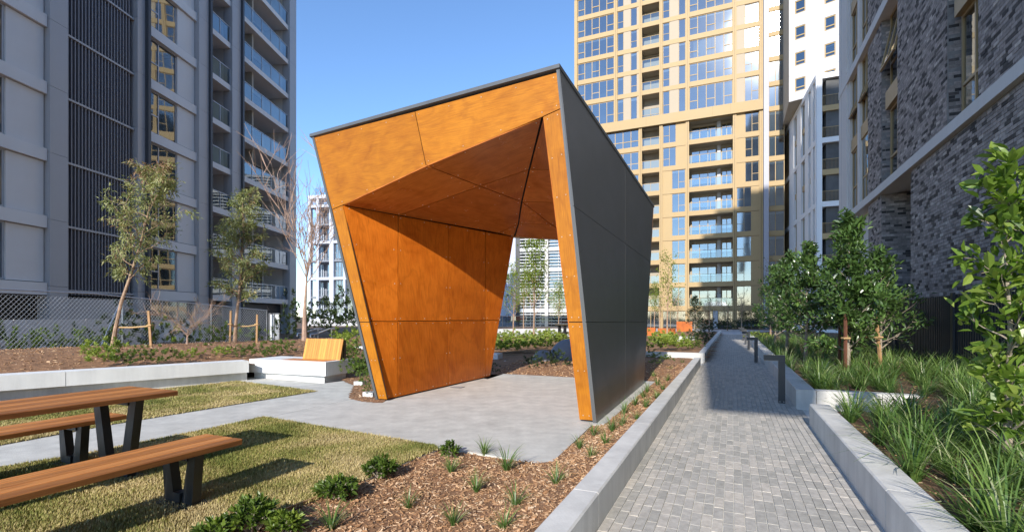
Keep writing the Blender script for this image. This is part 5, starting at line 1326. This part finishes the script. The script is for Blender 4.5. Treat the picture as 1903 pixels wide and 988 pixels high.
# trees seen through and beside the pavilion
young = lambda lb, px, py, Y, h, seed, tone, n=9, r=.05, dens=22: tree('young_tree', lb, at(px, py, Y), [(0, 0, -.2), (.0, 0, h * .25), (.03, 0, h * .45), (.06, .03, h * .7), (.08, .05, h)], r, np.random.default_rng(seed), dens, .36, .98, lambda q: h * .30 * (1.1 - q * .6), lambda q: .85 + .3 * q, 4, (n * 2, .10, .065, .1, tone, .12, 0), 'bark', 'lime', up=.05, group='young trees in spring leaf')
young('pale trunked tree in spring leaf centred in the pavilion opening', 992, 655, 24, 5.0, 31, .52, 13)
young('spring tree in pale leaf nearest the left plywood wall', 954, 640, 30, 4.6, 32, .62, 6)
young('slim spring tree right of the central one, by the plywood leg', 1038, 626, 34, 3.6, 33, .7, 5, .04)
young('slender spring tree behind and left of the central one', 973, 616, 44, 5.5, 34, .45, 7)
young('spring tree with pale trunk right of the grey cladding near rusted planter', 1240, 632, 27, 4.4, 35, .6, 5, .05, 16)
young('thin spring tree by the gold tower left of the dark conifer', 1216, 612, 40, 3.4, 36, .55, 7, .04, 16)
# right: glossy evergreens
def magn(lb, p, h, w, seed, singles=0, n=12, nb=30, tone=.34, low=.16):
    return tree('evergreen_tree', lb, p, [(0, 0, -.15), (.02, 0, h * .2), (.05, .02, h * .4), (.03, .0, h * .65), (.05, 0, h * .97)], .042, np.random.default_rng(seed), nb, low, .99, lambda q: w * .62 * (1.08 - q) ** .75, lambda q: .35 + .55 * q, 5, (int(n * 1.5), .14, .058, -.15, tone, .06, 0), 'bark_g', 'magn', up=.05, group='glossy evergreens in the right bed', singles=singles)
magn('largest glossy evergreen tree tied between two timber stakes', at(1575, 694, 10.4), 3.2, 1.5, 41, 300, 14, 34)
magn('second glossy evergreen just behind the largest, toward the path', at(1497, 662, 13.5), 3.0, 1.6, 42, 0, 12, 30)
magn('third glossy evergreen along the path bed, below the white wing', at(1462, 650, 16.5), 3.1, 1.7, 43, 0, 12, 30)
magn('farthest glossy evergreen of the row beside the path', at(1440, 640, 21), 3.3, 1.9, 44, 0, 10, 28)
magn('glossy evergreen close to the black fence behind the largest one', uv(15.2, 3.4, .3), 2.7, 1.8, 45, 0, 11, 26)
tree('evergreen_tree', 'nearest broad leaved tree with yellow green leaves at the right edge', uv(5.2, 2.0, .25), [(0, 0, -.1), (.0, 0, .55), (.02, 0, 1.1), (-.02, 0, 1.7), (.0, 0, 2.3)], .028, np.random.default_rng(51), 34, .08, .98, lambda q: .36 * (1.15 - q) ** .2, lambda q: .45 + .45 * q, 2, (10, .135, .060, -.1, .50, .04, 0), 'bark_g', 'near', up=.05, singles=300)
st = at(1575, 620, 10.4)
stake(1572, 702, 580, 10.0, 'dark red timber stake in front of the largest evergreen', 'stake_r', r=.022, tie=[(628, st)])
stake(1640, 690, 588, 10.6, 'leaning pale timber stake right of the largest evergreen', 'stake', lean=-10, r=.024, tie=[(626, st)])
stake(1561, 690, 602, 11.2, 'short red timber stake behind the largest evergreen trunk', 'stake_r', r=.02)

# --- shrubs and background planting
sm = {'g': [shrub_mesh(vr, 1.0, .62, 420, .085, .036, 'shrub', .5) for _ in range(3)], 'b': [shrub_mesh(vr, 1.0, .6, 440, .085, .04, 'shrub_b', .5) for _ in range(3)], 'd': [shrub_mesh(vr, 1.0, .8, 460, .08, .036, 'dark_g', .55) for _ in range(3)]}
def shrub(kind, px, py, Y, w, label, group, sz=1.0, z=None):
    p = at(px, py, Y)
    return plant('shrub', label, 'shrub', p, rnd.choice(sm[kind]), rnd.uniform(0, 6), w, group, w * sz)
for px, py, Y, w in ((192, 664, 10.9, 1.0), (182, 676, 10.2, .8), (222, 676, 10.3, .7), (255, 675, 10.6, .7), (290, 673, 10.8, .7), (322, 671, 11.1, .6)): shrub('b' if px < 200 else 'g', px, py, Y, w, 'leafy green shrub along the back of the long seat wall', 'shrubs behind the long seat wall', .9)
for px, py, Y, w in ((235, 655, 13.5, .6), (268, 660, 12.6, .6), (300, 652, 14, .6), (385, 652, 14, .7), (400, 657, 13, .6), (440, 655, 13.2, .7), (455, 662, 12.4, .6)): shrub('g', px, py, Y, w, 'low green shrub scattered on the mulch bank below the wire fence', 'low shrubs on the mulch bank', .6)
for px, py, Y, w, lb in ((359, 664, 11.9, .66, 'bright low shrub in the mulch left of the seat corner'), (416, 661, 12.4, .70, 'bright low shrub in the mulch just before the seat corner')): shrub('b', px, py, Y, w, lb, 'low shrubs by the seat corner', .7)
for px, py, Y, w in ((488, 662, 12.6, .7), (510, 661, 12.9, .7), (525, 655, 13.5, .8), (470, 655, 13.5, .6), (530, 650, 14.8, .8), (500, 648, 15.0, .7)): shrub('g', px, py, Y, w, 'green shrub crowded behind the concrete seat, left of its timber back', 'shrubs behind the concrete seat', .8)
for px, py, Y, w in ((640, 672, 12.6, .8), (652, 690, 11.4, .6), (668, 700, 10.6, .55), (672, 682, 10.9, .6), (660, 660, 13.2, .8), (686, 730, 8.95, .32), (682, 716, 9.3, .42), (676, 700, 9.9, .5), (645, 655, 14.5, .9), (630, 645, 16, 1.0), (660, 642, 17, 1.1), (642, 632, 20, 1.2)): shrub('g' if Y < 14 else 'b', px, py, Y, w, 'green shrub growing between the concrete seat and the pavilion wall', 'shrubs beside the pavilion wall', 1.0)
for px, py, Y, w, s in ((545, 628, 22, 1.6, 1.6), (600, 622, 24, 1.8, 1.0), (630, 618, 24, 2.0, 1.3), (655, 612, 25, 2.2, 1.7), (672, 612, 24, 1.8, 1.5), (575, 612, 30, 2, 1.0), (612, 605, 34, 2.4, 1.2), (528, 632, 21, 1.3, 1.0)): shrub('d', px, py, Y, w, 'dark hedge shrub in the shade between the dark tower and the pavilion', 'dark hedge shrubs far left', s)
for px, py, Y in ((240, 645, 17.5), (300, 642, 18), (370, 640, 19.5), (420, 638, 21), (205, 655, 16.5), (330, 640, 18.4), (480, 636, 24), (150, 650, 16.4), (110, 655, 15.8), (70, 660, 15.2), (30, 664, 14.8), (-10, 668, 14.5), (270, 640, 19.5), (180, 646, 17.6), (400, 634, 23), (450, 632, 25)): shrub('d' if rnd.random() < .5 else 'g', px, py, Y, rnd.uniform(1.1, 1.7), 'shrub behind the wire fence at the foot of the grey hoarding', 'shrubs behind the wire fence', 1.15)
# beyond the pavilion
for px, py, Y, w in ((928, 648, 19, 1.0), (948, 649, 19, 1.1), (966, 648, 19, 1.1), (990, 646, 20, 1.2), (1008, 644, 20, 1.0), (938, 640, 22, 1.2), (960, 638, 23, 1.3), (1018, 640, 21, 1.3), (1030, 636, 22, 1.2), (1044, 640, 21, 1.0), (1000, 634, 25, 1.4), (1024, 630, 26, 1.4), (975, 632, 27, 1.4), (1040, 630, 26, 1.2), (930, 634, 26, 1.2), (920, 652, 17.6, .9), (938, 652, 17.6, 1.0), (956, 651, 17.8, 1.0), (974, 649, 18.2, 1.0), (1016, 648, 18.5, 1.0), (984, 640, 22, 1.2), (948, 630, 29, 1.4), (1010, 628, 30, 1.4)): shrub('b', px, py, Y, w, 'bright green shrub massed beyond the pavilion opening', 'bright shrubs beyond the pavilion', .8)
for px, py, Y, w, lb in ((990, 682, 14.2, .62, 'dark shrub left of the small grey dome'), (1000, 688, 13.6, .62, 'dark shrub in front of the small grey dome'), (1030, 676, 14.6, .72, 'dark shrub between the two grey domes'), (1046, 684, 13.8, .75, 'dark shrub before the larger dome by the plywood leg'), (916, 695, 12.6, .42, 'dark shrub at the rear edge of the left plywood wall')): shrub('d', px, py, Y, w, lb, 'dark shrubs by the domes', 1.0)
for px, py, Y, w in ((1212, 650, 17, 1.0), (1226, 644, 19, 1.2), (1242, 646, 19, 1.2), (1258, 647, 19, 1.1), (1270, 648, 19.5, .9), (1218, 636, 23, 1.4), (1250, 638, 23, 1.4), (1236, 640, 21, 1.3), (1262, 640, 22, 1.2)): shrub('b', px, py, Y, w, 'bright green shrub between the grey cladding and the path planter', 'bright shrubs right of the pavilion', .8)
for px, py, Y, w in ((1210, 664, 14.3, .7), (1226, 668, 13.8, .55), (1238, 670, 13.4, .5), (1218, 676, 13, .4)): shrub('g', px, py, Y, w, 'grey green low shrub at the rear corner of the grey cladding', 'low shrubs behind the grey cladding', .6)
for px, py, Y, w in ((1285, 644, 21, 1.0), (1292, 640, 23, 1.1), (1300, 636, 26, 1.2), (1308, 632, 29, 1.2), (1296, 648, 19.6, .8), (1314, 628, 33, 1.4), (1288, 634, 28, 1.2), (1302, 625, 36, 1.4)): shrub('d' if Y > 22 else 'g', px, py, Y, w, 'dark shaded shrub in the far planter left of the path', 'shrubs in the far left planter', .7)
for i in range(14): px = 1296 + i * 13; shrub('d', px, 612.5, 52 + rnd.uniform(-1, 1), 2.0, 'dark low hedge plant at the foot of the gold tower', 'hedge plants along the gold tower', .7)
for px, py, Y, w, lb in ((1404, 629, 30, 1.5, 'lime green shrub beside the far bollards'), (1415, 631, 29, 1.4, 'lime green shrub right of the far bollards'), (1424, 633, 28, 1.2, 'lime green shrub nearest the evergreen row')): shrub('b', px, py, Y, w, lb, 'lime shrubs by the far bollards', .6)
# dark conifer and bare shrubs by the gold tower
tree('conifer_tree', 'dark narrow evergreen standing before the gold tower', at(1291, 622, 31), [(0, 0, -.2), (0, 0, .7), (.03, 0, 1.5), (0, 0, 2.4)], .05, np.random.default_rng(61), 30, .2, .99, lambda q: .85 * (1.1 - q), lambda q: .5, 5, (11, .10, .045, 0, .3, .05, 0), 'bark_g', 'dark_g', up=.04)
for px, Y, h, sd in ((1318, 50, 3.2, 71), (1352, 52, 2.8, 72), (1378, 50, 3.4, 73), (1432, 30, 4.0, 74), (1226, 50, 3.4, 75), (1258, 54, 3.6, 76)):
    tree('thin_tree', 'thin sparsely leafed tree at the foot of the gold tower', at(px, 588 + 1300 / Y, Y), [(0, 0, -.2), (0, 0, h * .3), (.05, 0, h * .6), (.04, 0, h)], .05, np.random.default_rng(sd), 14, .25, .95, lambda q: h * .32, lambda q: .9, 4, (4, .10, .05, 0, .25, .08, 0), 'bark', 'shrub', up=.05, group='thin trees at the gold tower', twig_r=.012)

# --- low walls, domes, planters beyond the pavilion
def lowwall(name, label, cat, A, B_, thick, z1, m, part='wall_unit'):
    t = empty(name, label, cat, A); d = (B_ - A); L = d.length; d.normalize(); nrm = Vector((-d.y, d.x, 0)); b = MB(); b.obox(A + Vector((0, 0, -A.z - .1)), d, nrm, (0, 0, 1), L, thick, z1 + .1); b.build(part, M[m], t); return t
poly_sheet('garden_path', [gp(905, 678), gp(975, 670), gp(1000, 656), gp(1075, 652), gp(1075, 648), gp(905, 652)], .004, M['seat_conc'])
lowwall('low_wall', 'low white concrete edge wall behind the mulch strip', 'wall', gp(918, 680), gp(985, 668), .15, .10, 'seat_conc')
lowwall('low_wall', 'long white retaining wall beyond the bright shrubs', 'wall', at(900, 625, 36), at(1085, 622, 40), .4, .55, 'seat_conc')
lowwall('low_wall', 'pale terrace wall left of the pavilion behind the shrubs', 'wall', at(628, 650, 15.5), at(700, 650, 15), .3, .52, 'seat_conc')
lowwall('concrete_block', 'white concrete block on the garden path by the left plywood wall', 'block', gp(925, 674), gp(934, 672), .3, .28, 'seat_conc', 'block')
lowwall('concrete_bench', 'white concrete seat block left of the far path planter', 'bench', at(1270, 634, 26), at(1292, 634, 27), .8, .42, 'seat_conc', 'block')
MB_ = grid_sheet('mulch_bed', [uv(11.5, -1.05), uv(16.6, -1.05), uv(16.6, -3.2), uv(24, -4.2), uv(30, -9), uv(30, -16), uv(17, -9), uv(11.5, -6.4)], lambda X, Y: np.where(Y < 99, -.01 + .12 * sst(11.4, 13.5, X * UD.x + Y * UD.y) + .05 * sst(15, 18, X * UD.x + Y * UD.y) + .012 * hills(X, Y), 0), M['mulch'], .12, 0)
chips('bark_chips', [uv(11.6, -1.1), uv(15, -1.1), uv(15, -6), uv(11.6, -5.6)], lambda X, Y: -.005 + .12 * sst(11.4, 13.5, X * UD.x + Y * UD.y) + .012 * hills(X, Y), 3500, ng, 1.4, 160)
for px, py, Y, r, lb in ((1010, 684, 15.4, .36, 'small smooth grey half dome in the mulch behind the pavilion'), (1058, 680, 16.0, .66, 'larger smooth grey half dome partly hidden by the plywood leg')):
    c = at(px, py, Y); c.z = .05; b = MB(); nn = 20
    for i in range(7):
        a0, a1 = i * math.pi / 14, (i + 1) * math.pi / 14
        for k in range(nn):
            t0, t1 = 2 * math.pi * k / nn, 2 * math.pi * (k + 1) / nn; q = lambda a, t: c + Vector((math.cos(a) * math.cos(t), math.cos(a) * math.sin(t), math.sin(a) * 1.05)) * r
            f = [q(a0, t0), q(a0, t1), q(a1, t1), q(a1, t0)]
            if i == 6: f = f[:3]
            b.face(f, None, .5, smooth=True)
    tag(b.build('play_dome', M['dome'], merge=True), lb, 'dome')
t = empty('picnic_table', 'dark framed picnic table far behind the pavilion by the plywood leg', 'table', at(1046, 634, 22), R(20))
b = MB(); b.box(0, 1.6, 0, .8, .70, .76); b.build('tabletop', M['bronze_d'], t, False)
for x in (.1, 1.35): b = MB(); b.box(x, x + .12, .08, .16, 0, .699); b.build('leg', M['steel_blk'], t, False); b = MB(); b.box(x, x + .12, .64, .72, 0, .699); b.build('leg', M['steel_blk'], t, False)
b = MB(); b.box(.12, 1.5, .2, .6, .35, .40); b.build('shelf', M['bronze_d'], t, False)
for px, py, Y, w, h, lb in ((1239, 629, 30, 1.0, .62, 'rusted steel planter box behind the bright shrubs'), (1207, 622, 34, .8, .5, 'small rusted steel planter box beside the grey cladding'), (1272, 613, 44, 1.3, .75, 'rusted steel planter box before the gold tower')):
    p = at(px, py, Y); p.z = max(p.z, .1); t = empty('steel_planter', lb, 'planter', p, R(-20))
    for d in ((-w / 2, w / 2, -.3, -.27), (-w / 2, w / 2, .27, .3), (-w / 2, -w / 2 + .03, -.269, .269), (w / 2 - .03, w / 2, -.269, .269)): b = MB(); b.box(*d, -.2, h); b.build('side', M['corten'], t, False)
    b = MB(); b.box(-w / 2 + .031, w / 2 - .031, -.268, .268, -.1, h - .08); b.build('soil', M['soil'], t, False)

# ---------------------------------------------------------------- labels of repeats one can point to
ORD = ['first', 'second', 'third', 'fourth', 'fifth', 'sixth', 'seventh', 'eighth', 'ninth', 'tenth', 'eleventh', 'twelfth', 'thirteenth', 'fourteenth', 'fifteenth', 'sixteenth', 'seventeenth', 'eighteenth', 'nineteenth', 'twentieth', 'twenty first']
def number(group, key, text):
    m = sorted([o for o in bpy.data.objects if o.get('group') == group], key=key)
    for i, o in enumerate(m): o['label'] = text % ORD[i]
number('tufts in the mulch strip', lambda o: o.location.y, 'small green tuft in the strip beside the grey cladding, %s counting from the camera')
number('shrubs along the seat wall' if False else 'shrubs behind the long seat wall', lambda o: o.location.x / o.location.y, 'leafy green shrub behind the long seat wall, %s from the left')
number('thin trees at the gold tower', lambda o: o.location.x / o.location.y, 'thin sparsely leafed tree at the foot of the gold tower, %s from the left')
